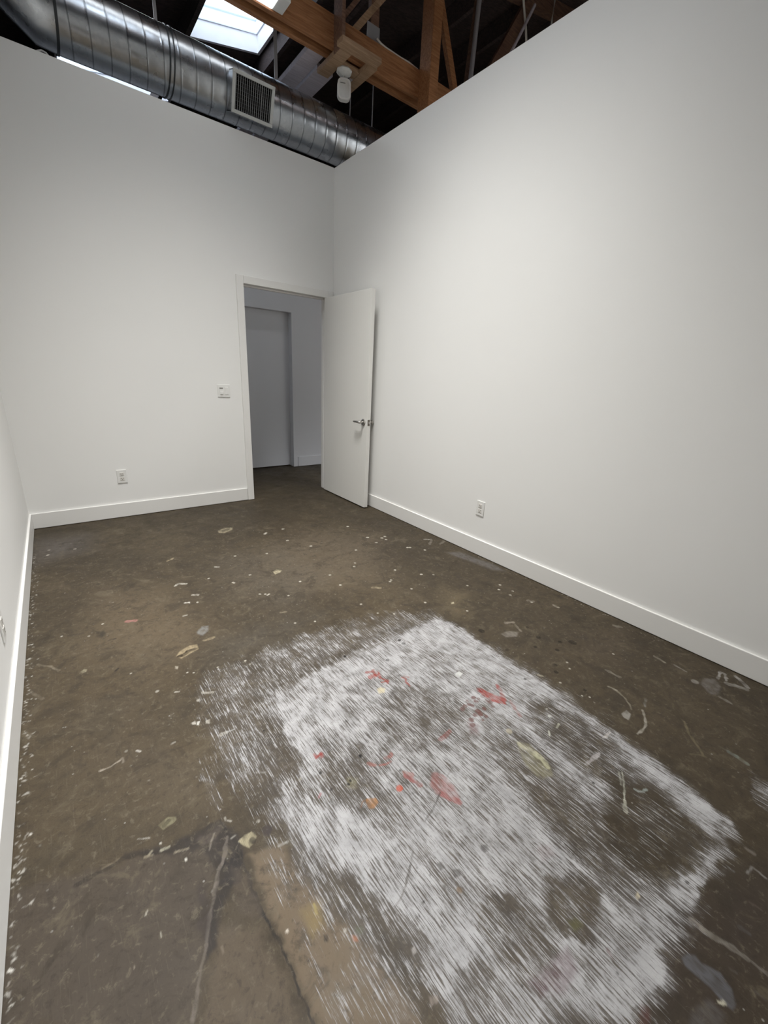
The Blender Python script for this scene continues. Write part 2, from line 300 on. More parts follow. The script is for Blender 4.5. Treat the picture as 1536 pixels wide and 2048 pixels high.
UNDER=[
('p',0.0334,[(-2.7803,-3.0371),(-2.5737,-3.1174),(-2.4354,-3.1592),(-2.2851,-3.2315),(-2.3512,-3.3627),(-2.4153,-3.49),(-2.4544,-3.5639),(-2.7699,-3.33)],(84,75,66),0.75),
('p',0.0286,[(-2.2329,-3.3101),(-2.156,-3.3411),(-2.1223,-3.5159),(-2.0801,-3.683),(-2.0526,-3.8619),(-2.2387,-3.7239),(-2.2433,-3.6167),(-2.2458,-3.4656)],(140,122,100),0.65),
('p',0.0238,[(-2.3546,-3.4356),(-2.2763,-3.4928),(-2.261,-3.653),(-2.2722,-3.6991),(-2.438,-3.5761)],(112,98,82),0.5),
('p',0.0189,[(-2.5155,-3.1171),(-2.4231,-3.1616),(-2.3829,-3.1577),(-2.329,-3.1621),(-2.2733,-3.1698),(-2.2441,-3.2177),(-2.2431,-3.2784),(-2.2511,-3.3283),(-2.281,-3.3657),(-2.322,-3.3706),(-2.3234,-3.2987),(-2.3446,-3.2215),(-2.4141,-3.1809)],(52,46,43),0.9),
('p',0.0141,[(-2.2835,-3.2492),(-2.2534,-3.319),(-2.2936,-3.3636),(-2.3234,-3.383),(-2.3708,-3.4584),(-2.3986,-3.4763),(-2.3845,-3.4254),(-2.3374,-3.3458)],(48,43,41),0.85),
('p',0.1676,[(-2.758,-0.2966),(-2.4473,-0.3616),(-2.4939,-0.6525),(-2.7453,-0.7542)],(112,106,102),0.7),
('p',0.2292,[(-0.9544,-1.0763),(-0.4206,-1.5268),(-0.9212,-2.1892),(-1.4598,-2.0822),(-1.5345,-1.6305)],(122,109,92),0.4),
('p',0.1965,[(-1.7114,-1.3325),(-1.238,-1.2957),(-1.225,-1.9125),(-1.6541,-2.2227),(-1.8125,-1.8564)],(100,92,80),0.5),
('p',0.1297,[(-0.6438,-2.5279),(-0.581,-2.6449),(-0.7608,-2.8055),(-0.816,-2.7375)],(140,124,95),0.5),
('p',0.1321,[(-1.9986,-2.2716),(-1.6748,-2.269),(-1.4669,-2.3448),(-1.7838,-2.5118),(-2.0753,-2.4488)],(92,86,76),0.6),
('p',0.0496,[(-1.4706,-4.0701),(-0.9413,-4.2338),(-1.448,-4.3191),(-1.6871,-4.1417)],(66,56,48),0.75),
('p',0.0924,[(-0.4995,-3.9011),(-0.0764,-4.0881),(-0.9413,-4.2338),(-1.0202,-4.142)],(84,73,56),0.5),
('p',0.1723,[(-2.4327,-1.3885),(-2.1299,-1.6531),(-2.0147,-2.1575),(-2.2673,-2.3599),(-2.5236,-2.0163)],(118,103,82),0.5),
('p',0.0998,[(-2.5602,-2.3104),(-2.4191,-2.4755),(-2.3549,-2.8103),(-2.4933,-2.9364),(-2.6234,-2.6706)],(92,80,63),0.5),
('p',0.0421,[(-2.55,-2.4179),(-2.4918,-2.4254),(-2.4616,-2.5415),(-2.5007,-2.6824),(-2.5557,-2.6178),(-2.58,-2.5183)],(74,66,52),0.5),
('p',0.0685,[(-2.4048,-2.8246),(-2.2548,-2.8806),(-2.2795,-3.0888),(-2.4121,-3.0331)],(106,94,76),0.4),
('p',0.0862,[(-0.3945,-3.2842),(-0.0734,-3.4397),(-0.4052,-3.5778),(-0.5606,-3.4271)],(92,80,64),0.6),
('l',0.0134,[(-0.4548,-3.4019),(-0.4175,-3.4468),(-0.3428,-3.4819)],(72,62,48),0.7),
('l',0.0105,[(-0.3696,-3.3282),(-0.448,-3.4065)],(80,70,55),0.5),
('l',0.0106,[(-2.6287,-3.123),(-2.5743,-3.1243),(-2.5278,-3.1206),(-2.4365,-3.1648),(-2.3861,-3.172),(-2.2733,-3.1698)],(44,38,33),0.8),
('l',0.0064,[(-2.2733,-3.1698),(-2.2582,-3.2592),(-2.2536,-3.3078),(-2.2598,-3.3854),(-2.2591,-3.4429),(-2.2578,-3.482),(-2.2515,-3.5252),(-2.2482,-3.5826),(-2.2472,-3.6469),(-2.247,-3.7133)],(44,39,35),0.9),
('l',0.0077,[(-2.259,-3.4624),(-2.2515,-3.5252)],(40,36,33),0.7),
('l',0.0089,[(-2.2699,-3.2289),(-2.3087,-3.2943),(-2.3411,-3.3499),(-2.3732,-3.4099),(-2.3942,-3.4524),(-2.4202,-3.4965),(-2.4467,-3.5523)],(146,136,126),0.6),
('l',0.0058,[(-2.2854,-3.1611),(-2.3048,-3.2173)],(60,54,50),0.6),
('l',0.0098,[(-2.5281,-2.6502),(-2.5867,-2.4992),(-2.587,-2.6473)],(70,60,46),0.5),
('l',0.0241,[(-1.3857,-2.2891),(-1.3609,-2.3444),(-1.2775,-2.3658)],(68,60,48),0.75),
('l',0.0121,[(-1.5175,-2.1972),(-1.3715,-2.2649)],(84,74,60),0.5),
('l',0.0089,[(-2.6171,-2.6869),(-2.584,-2.7218)],(66,58,46),0.5),
('l',0.0108,[(-2.5953,-2.7254),(-2.5939,-2.6425)],(66,58,46),0.4),
('l',0.009,[(-2.4568,-2.7388),(-2.4469,-2.8531)],(70,62,50),0.5),
('l',0.0062,[(-2.6353,-2.8312),(-2.5807,-2.8839)],(66,58,46),0.5),
('l',0.0057,[(-2.5474,-2.9643),(-2.5517,-3.0395)],(70,62,50),0.4),
('p',0.0254,[(-2.4841,-1.8889),(-2.4595,-1.8742),(-2.4469,-1.9236),(-2.4657,-1.9461)],(52,48,40),0.85),
('l',0.0129,[(-2.502,-1.8462),(-2.4809,-1.8756)],(54,48,40),0.8),
('l',0.0155,[(-2.4439,-1.9803),(-2.4189,-1.9822)],(62,54,44),0.8),
('l',0.008,[(-2.4451,-2.2473),(-2.432,-2.2322)],(30,26,22),0.95),
('l',0.0129,[(-2.4107,-2.3401),(-2.379,-2.3158)],(74,64,50),0.7),
('p',0.0584,[(-2.3147,-2.1562),(-2.2414,-2.1101),(-2.253,-2.2864),(-2.3151,-2.2867)],(84,74,58),0.5),
('l',0.0132,[(-2.5162,-3.1228),(-2.4588,-3.1486),(-2.4124,-3.1726)],(46,40,36),0.7),
('l',0.0174,[(-2.3387,-3.1725),(-2.304,-3.1748),(-2.2695,-3.1816)],(60,54,50),0.7),
('p',0.0142,[(-2.3413,-3.1826),(-2.2993,-3.1835),(-2.2778,-3.1846),(-2.2955,-3.224),(-2.3314,-3.2229)],(98,88,80),0.6),
('l',0.0042,[(-2.3219,-3.2379),(-2.2986,-3.1961)],(190,180,165),0.5),
('l',0.0049,[(-2.3179,-3.3026),(-2.3449,-3.3539)],(150,140,128),0.7),
('l',0.0093,[(-2.2646,-3.4124),(-2.265,-3.4643)],(60,52,46),0.6),
('l',0.0065,[(-2.2577,-3.4944),(-2.2527,-3.5336)],(34,30,27),0.8),
('l',0.0081,[(-2.2673,-3.2691),(-2.2588,-3.3025)],(34,30,27),0.7),
('p',0.018,[(-2.3761,-3.3176),(-2.352,-3.3213),(-2.3604,-3.3946),(-2.3898,-3.4445),(-2.3935,-3.4071)],(66,58,54),0.7),
('p',0.0214,[(-2.2777,-3.3167),(-2.2575,-3.3757),(-2.265,-3.4643),(-2.2924,-3.469),(-2.3048,-3.3965)],(92,80,68),0.5),
]
OVER=[
('p',0.0139,[(-1.5551,-0.7546),(-1.4877,-0.7107),(-1.4194,-0.7361),(-1.4461,-0.7906),(-1.5172,-0.8304),(-1.5585,-0.8062)],(158,148,124),0.95),
('l',0.0348,[(-1.5168,-0.7769),(-1.4668,-0.7509)],(70,62,50),0.9),
('p',0.0101,[(-1.4695,-1.6979),(-1.434,-1.6748),(-1.4116,-1.707),(-1.4331,-1.7384),(-1.4763,-1.7466)],(188,178,150),0.95),
('l',0.0229,[(-1.4636,-1.6926),(-1.4343,-1.6838),(-1.4173,-1.7034)],(48,42,34),0.9),
('p',0.0089,[(-2.2053,-2.2836),(-2.1814,-2.2547),(-2.1358,-2.2338),(-2.104,-2.2455),(-2.1074,-2.2858),(-2.1474,-2.3002),(-2.1906,-2.3155)],(172,156,126),0.95),
('l',0.0192,[(-2.1939,-2.2913),(-2.1742,-2.2912),(-2.1533,-2.2781),(-2.1162,-2.2752)],(58,48,38),0.95),
('p',0.0134,[(-2.0764,-2.138),(-2.0399,-2.1029),(-2.0095,-2.112),(-2.0257,-2.1609),(-2.0575,-2.1869),(-2.0769,-2.1586)],(150,150,148),0.65),
('l',0.0192,[(-2.061,-2.2351),(-2.019,-2.2329)],(158,144,118),0.8),
('p',0.0052,[(-2.5702,-2.1703),(-2.5587,-2.1584),(-2.5464,-2.1667),(-2.5493,-2.1845),(-2.5621,-2.1875)],(160,152,128),0.8),
('l',0.0208,[(-2.3478,-1.845),(-2.3124,-1.8569)],(184,130,124),0.95),
('l',0.0177,[(-2.0569,-1.5679),(-2.0293,-1.5469),(-1.9951,-1.5763)],(205,200,188),0.9),
('l',0.0158,[(-2.0189,-1.1633),(-1.9785,-1.1392)],(180,165,135),0.8),
('l',0.0166,[(-1.9992,-1.7368),(-1.9699,-1.7556)],(205,200,188),0.85),
('l',0.0118,[(-2.0554,-1.81),(-2.0352,-1.8163)],(225,220,210),0.95),
('l',0.0153,[(-1.774,-1.4273),(-1.7542,-1.4395)],(205,200,188),0.7),
('l',0.0109,[(-2.0972,-1.9455),(-2.077,-1.9467)],(205,200,188),0.7),
('p',0.0055,[(-2.2251,-2.3558),(-2.2123,-2.3645),(-2.2206,-2.3835),(-2.2271,-2.375)],(190,182,165),0.9),
('l',0.0106,[(-2.7178,-2.0104),(-2.6738,-2.0564),(-2.6428,-2.1093)],(150,140,122),0.6),
('l',0.0093,[(-2.7396,-2.1978),(-2.7151,-2.2385),(-2.6974,-2.2806)],(140,130,115),0.5),
('l',0.0071,[(-2.5457,-2.7742),(-2.529,-2.7769),(-2.5145,-2.7755),(-2.4876,-2.7687)],(186,176,160),0.85),
('l',0.0072,[(-2.4876,-2.7687),(-2.478,-2.7634),(-2.4788,-2.782)],(170,160,146),0.7),
('p',0.0021,[(-2.2497,-2.7364),(-2.2348,-2.7349),(-2.2377,-2.7535),(-2.2506,-2.7474)],(205,200,188),0.95),
('p',0.0021,[(-2.2315,-2.7432),(-2.2208,-2.7446),(-2.2276,-2.7635),(-2.2353,-2.7581)],(225,222,212),0.95),
('p',0.0021,[(-2.203,-2.754),(-2.1868,-2.7563),(-2.1932,-2.7786),(-2.2033,-2.7686)],(205,200,188),0.85),
('l',0.0147,[(-2.1705,-2.5985),(-2.1349,-2.616)],(205,200,188),0.8),
('l',0.0097,[(-2.2586,-2.5311),(-2.2478,-2.535)],(205,200,188),0.8),
('d',0.0073,[(-2.3202,-2.4853)],(205,200,188),0.6),
('d',0.0071,[(-2.1971,-2.6317)],(205,200,188),0.7),
('l',0.0078,[(-2.3303,-2.794),(-2.3187,-2.7943)],(205,200,188),0.8),
('l',0.0075,[(-2.4363,-2.7582),(-2.4268,-2.7674)],(225,220,210),0.9),
('d',0.0056,[(-2.4644,-2.7384)],(205,200,188),0.6),
('l',0.0123,[(-2.1771,-2.8554),(-2.1554,-2.8566)],(205,200,188),0.75),
('l',0.0062,[(-2.1554,-2.8566),(-2.1226,-2.8596)],(190,190,188),0.6),
('p',0.0029,[(-2.4276,-3.0807),(-2.4131,-3.075),(-2.3971,-3.0701),(-2.3774,-3.0824),(-2.3767,-3.0921),(-2.3908,-3.1),(-2.4146,-3.1041)],(138,132,106),0.9),
('l',0.0117,[(-2.4123,-3.0918),(-2.3957,-3.0839)],(70,64,50),0.8),
('l',0.0081,[(-2.4318,-3.1602),(-2.4138,-3.1603)],(190,186,165),0.95),
('l',0.0053,[(-2.4624,-3.1555),(-2.4536,-3.1476)],(180,172,150),0.9),
('l',0.0066,[(-2.4722,-3.1546),(-2.4558,-3.1603)],(150,140,120),0.8),
('l',0.0054,[(-2.4023,-3.1862),(-2.3876,-3.1905),(-2.3708,-3.1978)],(160,150,130),0.7),
('d',0.0039,[(-2.3823,-3.2242)],(225,222,210),0.95),
('l',0.0035,[(-2.4809,-3.0889),(-2.4541,-3.1048)],(210,205,195),0.8),
('d',0.0034,[(-2.4317,-3.1392)],(205,200,188),0.9),
('l',0.0038,[(-2.568,-3.1171),(-2.5484,-3.1163),(-2.5306,-3.114)],(150,138,118),0.7),
('p',0.0028,[(-2.2508,-3.2629),(-2.231,-3.2568),(-2.2092,-3.2587),(-2.2003,-3.2789),(-2.2178,-3.2933),(-2.231,-3.297),(-2.2406,-3.2835)],(182,172,142),0.95),
('d',0.0098,[(-2.216,-3.2846)],(60,54,46),0.9),
('d',0.0131,[(-2.1711,-3.279)],(74,66,64),0.8),
('p',0.0044,[(-2.1791,-3.2644),(-2.1607,-3.2615),(-2.1567,-3.2858),(-2.1729,-3.302),(-2.1861,-3.2891)],(70,63,62),0.7),
('l',0.0057,[(-2.2634,-3.2403),(-2.2522,-3.2416)],(215,210,198),0.9),
('l',0.0045,[(-2.255,-3.1829),(-2.2463,-3.1928)],(205,200,188),0.9),
('l',0.007,[(-2.1618,-3.3403),(-2.135,-3.3463)],(200,198,192),0.8),
('l',0.0045,[(-2.2587,-3.171),(-2.2587,-3.1802)],(205,200,188),0.7),
('d',0.006,[(-2.1816,-3.2392)],(205,200,188),0.7),
('l',0.0028,[(-2.4916,-3.2989),(-2.4868,-3.2898)],(200,195,180),0.9),
('l',0.0026,[(-2.471,-3.3574),(-2.4718,-3.3673)],(190,185,170),0.9),
('l',0.0039,[(-2.5316,-3.392),(-2.5309,-3.3864)],(160,150,135),0.7),
('l',0.0051,[(-2.36,-3.4686),(-2.3618,-3.4817)],(150,138,122),0.7),
('l',0.0036,[(-2.755,-3.2644),(-2.7503,-3.2581)],(200,190,180),0.7),
('l',0.0168,[(-1.5247,-2.884),(-1.4862,-2.906)],(160,58,44),0.85),
('l',0.0221,[(-1.5288,-2.9175),(-1.4963,-2.9196)],(172,56,42),0.95),
('l',0.0136,[(-1.4765,-2.9125),(-1.4951,-2.9524),(-1.4785,-2.9794),(-1.4885,-2.9958)],(164,60,48),0.95),
('l',0.0107,[(-1.5069,-2.9755),(-1.4768,-2.9845)],(160,66,52),0.9),
('l',0.0139,[(-1.4877,-2.8884),(-1.5119,-2.933)],(160,60,46),0.8),
('l',0.0081,[(-1.4113,-3.0015),(-1.3985,-3.0182),(-1.4133,-3.0355),(-1.4131,-3.0663)],(168,76,66),0.85),
('l',0.0083,[(-1.3953,-3.0003),(-1.3824,-3.0171)],(160,90,80),0.7),
('p',0.0077,[(-1.1728,-3.2421),(-1.1583,-3.2558),(-1.145,-3.3095),(-1.123,-3.357),(-1.1492,-3.3844),(-1.1812,-3.3381),(-1.1887,-3.2867)],(172,78,70),0.85),
('l',0.0184,[(-1.0838,-3.2837),(-1.1019,-3.3169),(-1.1322,-3.3613)],(172,88,82),0.75),
('l',0.0147,[(-1.1152,-3.38),(-1.1313,-3.4171),(-1.1513,-3.4558)],(170,110,104),0.6),
('d',0.0159,[(-1.1738,-3.2602)],(140,56,50),0.8),
('l',0.0192,[(-1.5057,-3.3497),(-1.4546,-3.3427)],(152,78,72),0.85),
('l',0.0115,[(-1.9278,-3.1281),(-1.9289,-3.145),(-1.9112,-3.1423)],(160,66,58),0.9),
('l',0.0116,[(-1.9081,-3.1369),(-1.9104,-3.1555)],(156,66,60),0.9),
('l',0.0131,[(-1.7918,-3.2736),(-1.7736,-3.2937)],(172,112,102),0.7),
('l',0.0075,[(-1.7632,-3.3035),(-1.7434,-3.3126),(-1.7214,-3.3135)],(174,102,94),0.8),
('l',0.0135,[(-1.7301,-3.2925),(-1.7048,-3.2926)],(166,98,90),0.8),
('l',0.0146,[(-1.7112,-3.3734),(-1.6934,-3.3954)],(178,122,114),0.7),
('l',0.016,[(-1.7169,-3.3856),(-1.7042,-3.4129),(-1.6968,-3.4403)],(170,98,94),0.75),
('p',0.0104,[(-1.6323,-3.4292),(-1.6075,-3.4585),(-1.6047,-3.5102),(-1.6195,-3.551),(-1.637,-3.5692),(-1.6555,-3.5357),(-1.6748,-3.4949),(-1.6665,-3.4574)],(170,104,100),0.55),
('l',0.0184,[(-1.6584,-3.5065),(-1.6439,-3.5336),(-1.6296,-3.5603)],(172,90,86),0.65),
('l',0.0091,[(-1.6251,-3.4343),(-1.6057,-3.4736)],(150,84,80),0.6),
('d',0.012,[(-1.7616,-3.4096)],(208,92,62),0.9),
('p',0.0049,[(-1.8723,-3.375),(-1.8452,-3.3902),(-1.8488,-3.406),(-1.8708,-3.4141),(-1.8847,-3.4062),(-1.8826,-3.3839)],(180,130,82),0.9),
('l',0.0041,[(-1.8729,-3.3786),(-1.8886,-3.3756),(-1.9052,-3.3856)],(150,105,70),0.8),
('l',0.0083,[(-1.9953,-3.2791),(-1.9834,-3.271)],(184,124,130),0.9),
('p',0.0077,[(-1.5478,-2.9966),(-1.5259,-2.9967),(-1.5169,-3.0141),(-1.5353,-3.0344),(-1.5586,-3.0255)],(222,210,178),0.97),
('p',0.0057,[(-1.1852,-3.1227),(-1.1564,-3.1214),(-1.1537,-3.1442),(-1.1835,-3.1525),(-1.1965,-3.1396)],(228,228,224),0.97),
('p',0.0244,[(-1.8826,-3.2774),(-1.8555,-3.3011),(-1.8781,-3.3225),(-1.8961,-3.3076)],(176,170,130),0.45),
('l',0.0049,[(-1.6601,-3.4989),(-1.6951,-3.5156),(-1.7311,-3.5297),(-1.7647,-3.5379)],(84,78,73),0.85),
('l',0.0055,[(-1.5573,-3.4585),(-1.6139,-3.4768)],(110,104,98),0.6),
('l',0.0066,[(-1.8554,-3.5842),(-1.8858,-3.608),(-1.9196,-3.6281)],(92,86,80),0.85),
('l',0.0036,[(-1.9196,-3.6281),(-1.9536,-3.6455),(-1.9896,-3.6564)],(112,105,98),0.8),
('l',0.0056,[(-1.1716,-3.7741),(-1.1722,-3.7618)],(60,56,50),0.8),
('l',0.006,[(-1.3643,-3.5058),(-1.3667,-3.5304)],(70,66,60),0.5),
('l',0.0044,[(-1.8081,-3.5398),(-1.8243,-3.5802)],(90,86,80),0.5),
('l',0.0122,[(-0.9895,-3.0438),(-0.9717,-3.0942),(-0.9506,-3.231),(-0.9193,-3.3486)],(120,112,108),0.5),
('l',0.0134,[(-1.0371,-2.7168),(-1.3409,-2.7447),(-1.5273,-2.7486)],(110,102,92),0.55),
('p',0.0057,[(-1.6753,-3.6875),(-1.6597,-3.6954),(-1.6668,-3.7104),(-1.6841,-3.7079),(-1.6873,-3.6956)],(92,88,86),0.9),
('d',0.0072,[(-1.7216,-3.6542)],(100,96,92),0.8),
('p',0.0053,[(-1.8193,-3.6422),(-1.8036,-3.6504),(-1.8075,-3.6662),(-1.8243,-3.6632)],(100,96,92),0.8),
('p',0.0052,[(-1.7921,-3.6805),(-1.7748,-3.693),(-1.7855,-3.7064),(-1.8049,-3.6982)],(94,90,86),0.8),
('d',0.0063,[(-1.8444,-3.6985)],(106,101,96),0.8),
('d',0.0075,[(-1.8147,-3.7258)],(136,112,86),0.8),
('p',0.0118,[(-1.271,-3.5167),(-1.2395,-3.5664),(-1.2581,-3.6575),(-1.2866,-3.6903),(-1.3415,-3.6699),(-1.3337,-3.6042)],(172,166,132),0.4),
('l',0.0206,[(-1.2707,-3.5391),(-1.2649,-3.5703),(-1.2604,-3.5973)],(212,208,178),0.8),
('l',0.0196,[(-1.2576,-3.6123),(-1.262,-3.6398),(-1.272,-3.66)],(205,203,170),0.8),
('d',0.0132,[(-1.2542,-3.4767)],(200,190,165),0.6),
('l',0.0056,[(-1.0774,-3.8217),(-1.1218,-3.8463)],(200,200,185),0.85),
('l',0.0054,[(-1.0683,-3.8282),(-1.1249,-3.8576),(-1.171,-3.879)],(205,205,188),0.9),
('l',0.0135,[(-1.1747,-3.8806),(-1.2065,-3.8988)],(208,206,188),0.95),
('l',0.014,[(-1.1468,-3.736),(-1.0986,-3.7397),(-1.0566,-3.738)],(196,190,188),0.85),
('l',0.0072,[(-1.1017,-3.8807),(-1.0963,-3.8979),(-1.0659,-3.9084)],(176,186,180),0.8),
('l',0.0071,[(-1.1001,-3.893),(-1.0838,-3.9089)],(190,196,190),0.8),
('l',0.0066,[(-1.1209,-3.5696),(-1.1416,-3.5844)],(220,220,205),0.9),
('l',0.0069,[(-1.0794,-3.5775),(-1.0542,-3.5737)],(205,205,185),0.8),
('d',0.0071,[(-1.0464,-3.5286)],(220,220,210),0.8),
('p',0.0066,[(-0.9751,-3.7123),(-0.9333,-3.7123),(-0.9163,-3.7182),(-0.9567,-3.7251)],(220,214,208),0.9),
('l',0.0087,[(-0.8596,-3.3523),(-0.8509,-3.3706)],(215,205,175),0.9),
('p',0.0143,[(-0.2664,-3.8343),(-0.1985,-3.8312),(-0.1607,-3.8654),(-0.2049,-3.9003),(-0.2749,-3.9067),(-0.3069,-3.8847)],(126,120,114),0.8),
('l',0.0121,[(-0.1458,-3.8755),(-0.0731,-3.865),(-0.0723,-3.883),(-0.1298,-3.903)],(188,184,178),0.85),
('l',0.0231,[(-0.1521,-3.9124),(-0.1298,-3.9397),(-0.1232,-3.9721)],(180,176,168),0.75),
('l',0.0177,[(-0.0485,-3.9249),(-0.0733,-3.9498),(-0.0973,-3.974)],(186,182,176),0.8),
('l',0.0161,[(-0.2869,-3.9173),(-0.2984,-3.9606)],(150,144,134),0.75),
('d',0.0146,[(-0.2684,-3.8126)],(160,156,150),0.7),
('l',0.011,[(-0.6559,-3.5879),(-0.6501,-3.619)],(180,174,158),0.85),
('l',0.0078,[(-0.6501,-3.619),(-0.6684,-3.6661),(-0.6918,-3.6929),(-0.7138,-3.7123)],(160,152,134),0.75),
('l',0.0104,[(-0.5964,-3.7229),(-0.6446,-3.7394)],(150,148,140),0.6),
('l',0.0094,[(-0.6812,-3.7416),(-0.7164,-3.7671),(-0.7588,-3.7854),(-0.8048,-3.79),(-0.8348,-3.7869)],(190,184,170),0.8),
('p',0.0049,[(-0.7823,-3.6985),(-0.7402,-3.7009),(-0.746,-3.7236),(-0.7919,-3.7308),(-0.7947,-3.716)],(180,176,168),0.7),
('l',0.0149,[(-0.5492,-3.529),(-0.5442,-3.5624),(-0.5459,-3.5864)],(168,160,146),0.75),
('l',0.0089,[(-0.6005,-3.8733),(-0.662,-3.9135),(-0.696,-3.9474),(-0.7331,-3.976)],(128,118,94),0.75),
('l',0.0083,[(-0.7668,-3.947),(-0.7451,-3.965),(-0.7341,-3.9859)],(128,118,94),0.7),
('l',0.0189,[(-0.6317,-4.0366),(-0.6319,-4.0552)],(140,148,140),0.75),
('l',0.0184,[(-0.633,-4.0676),(-0.6345,-4.0873)],(136,138,126),0.75),
('l',0.0086,[(-0.6286,-4.0058),(-0.6277,-4.0231)],(120,114,100),0.6),
('l',0.013,[(-0.222,-3.6219),(-0.2299,-3.6733)],(175,166,150),0.7),
('l',0.0125,[(-0.2082,-3.7109),(-0.2184,-3.762)],(160,154,146),0.7),
('d',0.0146,[(-0.2663,-3.8141)],(150,144,134),0.6),
('p',0.0144,[(-0.7354,-3.0472),(-0.6808,-3.0498),(-0.6414,-3.0872),(-0.6824,-3.1097),(-0.7375,-3.0785)],(150,142,132),0.75),
('l',0.0193,[(-0.6238,-2.9941),(-0.5805,-3.0105)],(160,150,136),0.7),
('l',0.015,[(-0.5968,-3.0358),(-0.6187,-3.0909)],(170,160,145),0.6),
('l',0.0224,[(-0.289,-2.9139),(-0.2724,-2.9391)],(170,160,145),0.7),
('l',0.0218,[(-0.1987,-3.0437),(-0.1992,-3.0643)],(190,182,165),0.8),
('l',0.0195,[(-0.1111,-3.3673),(-0.0863,-3.3957)],(150,142,128),0.7),
('p',0.0476,[(-0.19,-2.1006),(-0.0877,-2.1511),(-0.073,-2.2941),(-0.0425,-2.4391),(-0.0601,-2.5665),(-0.1269,-2.5057),(-0.1449,-2.3555),(-0.1784,-2.208)],(128,124,122),0.6),
('l',0.0207,[(-0.1933,-1.9084),(-0.0926,-1.8275)],(160,152,140),0.6),
('l',0.0206,[(-0.1088,-1.9465),(-0.0271,-1.9187)],(160,152,140),0.6),
('l',0.0211,[(-0.1496,-1.8069),(-0.1195,-1.8247)],(205,200,190),0.8),
('p',0.0086,[(-0.7266,-2.6605),(-0.7089,-2.6649),(-0.7196,-2.6791),(-0.7371,-2.6747)],(215,205,175),0.9),
('l',0.0186,[(-1.0225,-2.2477),(-0.9879,-2.2775)],(170,156,130),0.7),
('l',0.0153,[(-1.6387,-2.2019),(-1.613,-2.2124)],(170,158,136),0.7),
('l',0.0163,[(-1.3733,-4.1348),(-1.3686,-4.1522)],(158,150,142),0.7),
('l',0.0145,[(-1.3679,-4.1552),(-1.3577,-4.1896),(-1.3507,-4.2185),(-1.3466,-4.2421)],(158,152,142),0.85),
('l',0.0104,[(-1.3447,-4.2513),(-1.3399,-4.2875)],(140,134,126),0.75),
('p',0.0061,[(-1.477,-4.1429),(-1.4551,-4.1487),(-1.4422,-4.1628),(-1.4486,-4.175),(-1.4325,-4.2087),(-1.443,-4.2324),(-1.4674,-4.2473),(-1.4848,-4.2459),(-1.4897,-4.2279),(-1.4834,-4.2025),(-1.487,-4.1759),(-1.4859,-4.153)],(112,112,116),0.8),
('l',0.0057,[(-1.4971,-4.2214),(-1.4936,-4.2279),(-1.486,-4.2316)],(225,220,196),0.95),
('l',0.0029,[(-1.4973,-4.2252),(-1.4829,-4.228)],(220,215,195),0.9),
('p',0.0147,[(-1.5597,-4.1906),(-1.5083,-4.2093),(-1.5092,-4.2373),(-1.546,-4.2375),(-1.5995,-4.1978)],(108,104,102),0.6),
('l',0.0118,[(-1.0232,-4.1696),(-1.0218,-4.186)],(140,132,124),0.8),
('l',0.0069,[(-1.1045,-4.1894),(-1.0737,-4.1943),(-1.0727,-4.2078),(-1.0776,-4.2243)],(158,154,150),0.75),
('d',0.0057,[(-1.1277,-4.136)],(150,144,134),0.7),
('l',0.0057,[(-1.4107,-4.1362),(-1.4096,-4.1468)],(150,144,138),0.7),
('l',0.0062,[(-1.4051,-4.2234),(-1.4022,-4.2342)],(110,104,98),0.6),
('l',0.0093,[(-1.2834,-4.2133),(-1.279,-4.2327)],(100,96,94),0.6),
('l',0.0059,[(-1.4075,-4.2688),(-1.4044,-4.286)],(110,104,98),0.6),
('l',0.005,[(-1.1914,-4.2144),(-1.1862,-4.2386)],(110,96,88),0.6),
('p',0.022,[(-1.8212,-3.9432),(-1.7473,-3.9552),(-1.6871,-3.9658),(-1.7063,-4.0017),(-1.7744,-4.0028),(-1.8195,-3.9744)],(112,82,90),0.5),
('l',0.0064,[(-1.6101,-4.028),(-1.6172,-4.0432)],(112,62,64),0.85),
('p',0.0138,[(-1.6385,-3.9371),(-1.6134,-3.9478),(-1.6127,-3.9661),(-1.6412,-3.9601)],(112,112,66),0.5),
('p',0.0025,[(-1.4371,-4.0201),(-1.4177,-4.0187),(-1.4247,-4.0291),(-1.4401,-4.0277)],(216,204,178),0.95),
('p',0.0109,[(-1.6457,-4.1174),(-1.6334,-4.1313),(-1.6705,-4.1452),(-1.6881,-4.1321)],(110,70,68),0.6),
('p',0.0221,[(-1.3585,-3.3529),(-1.3348,-3.3846),(-1.3682,-3.4204),(-1.3904,-3.3991)],(128,92,92),0.55),
('p',0.0227,[(-1.544,-3.7906),(-1.5069,-3.8089),(-1.5199,-3.8329),(-1.5622,-3.8186)],(140,110,112),0.4),
('l',0.0069,[(-2.1444,-3.5239),(-2.1473,-3.5452)],(204,190,122),0.75),
('p',0.0248,[(-2.1793,-3.5142),(-2.1277,-3.5255),(-2.143,-3.5782),(-2.1818,-3.5855)],(158,138,92),0.5),
('p',0.0064,[(-2.1005,-3.6358),(-2.0906,-3.643),(-2.092,-3.6537),(-2.1028,-3.6481)],(196,124,92),0.65),
('p',0.011,[(-2.0854,-3.6265),(-2.0657,-3.6373),(-2.0735,-3.6485),(-2.0885,-3.6399)],(110,116,96),0.5),
('p',0.0032,[(-2.1548,-3.5913),(-2.1459,-3.5978),(-2.1516,-3.61),(-2.1584,-3.605)],(50,46,42),0.8),
('p',0.0046,[(-2.0212,-3.8225),(-2.0038,-3.8334),(-2.0108,-3.8436),(-2.0272,-3.8353)],(180,166,156),0.7),
('d',0.0043,[(-2.2249,-3.5353)],(225,215,200),0.95),
('d',0.0044,[(-2.1092,-3.6176)],(200,195,185),0.8),
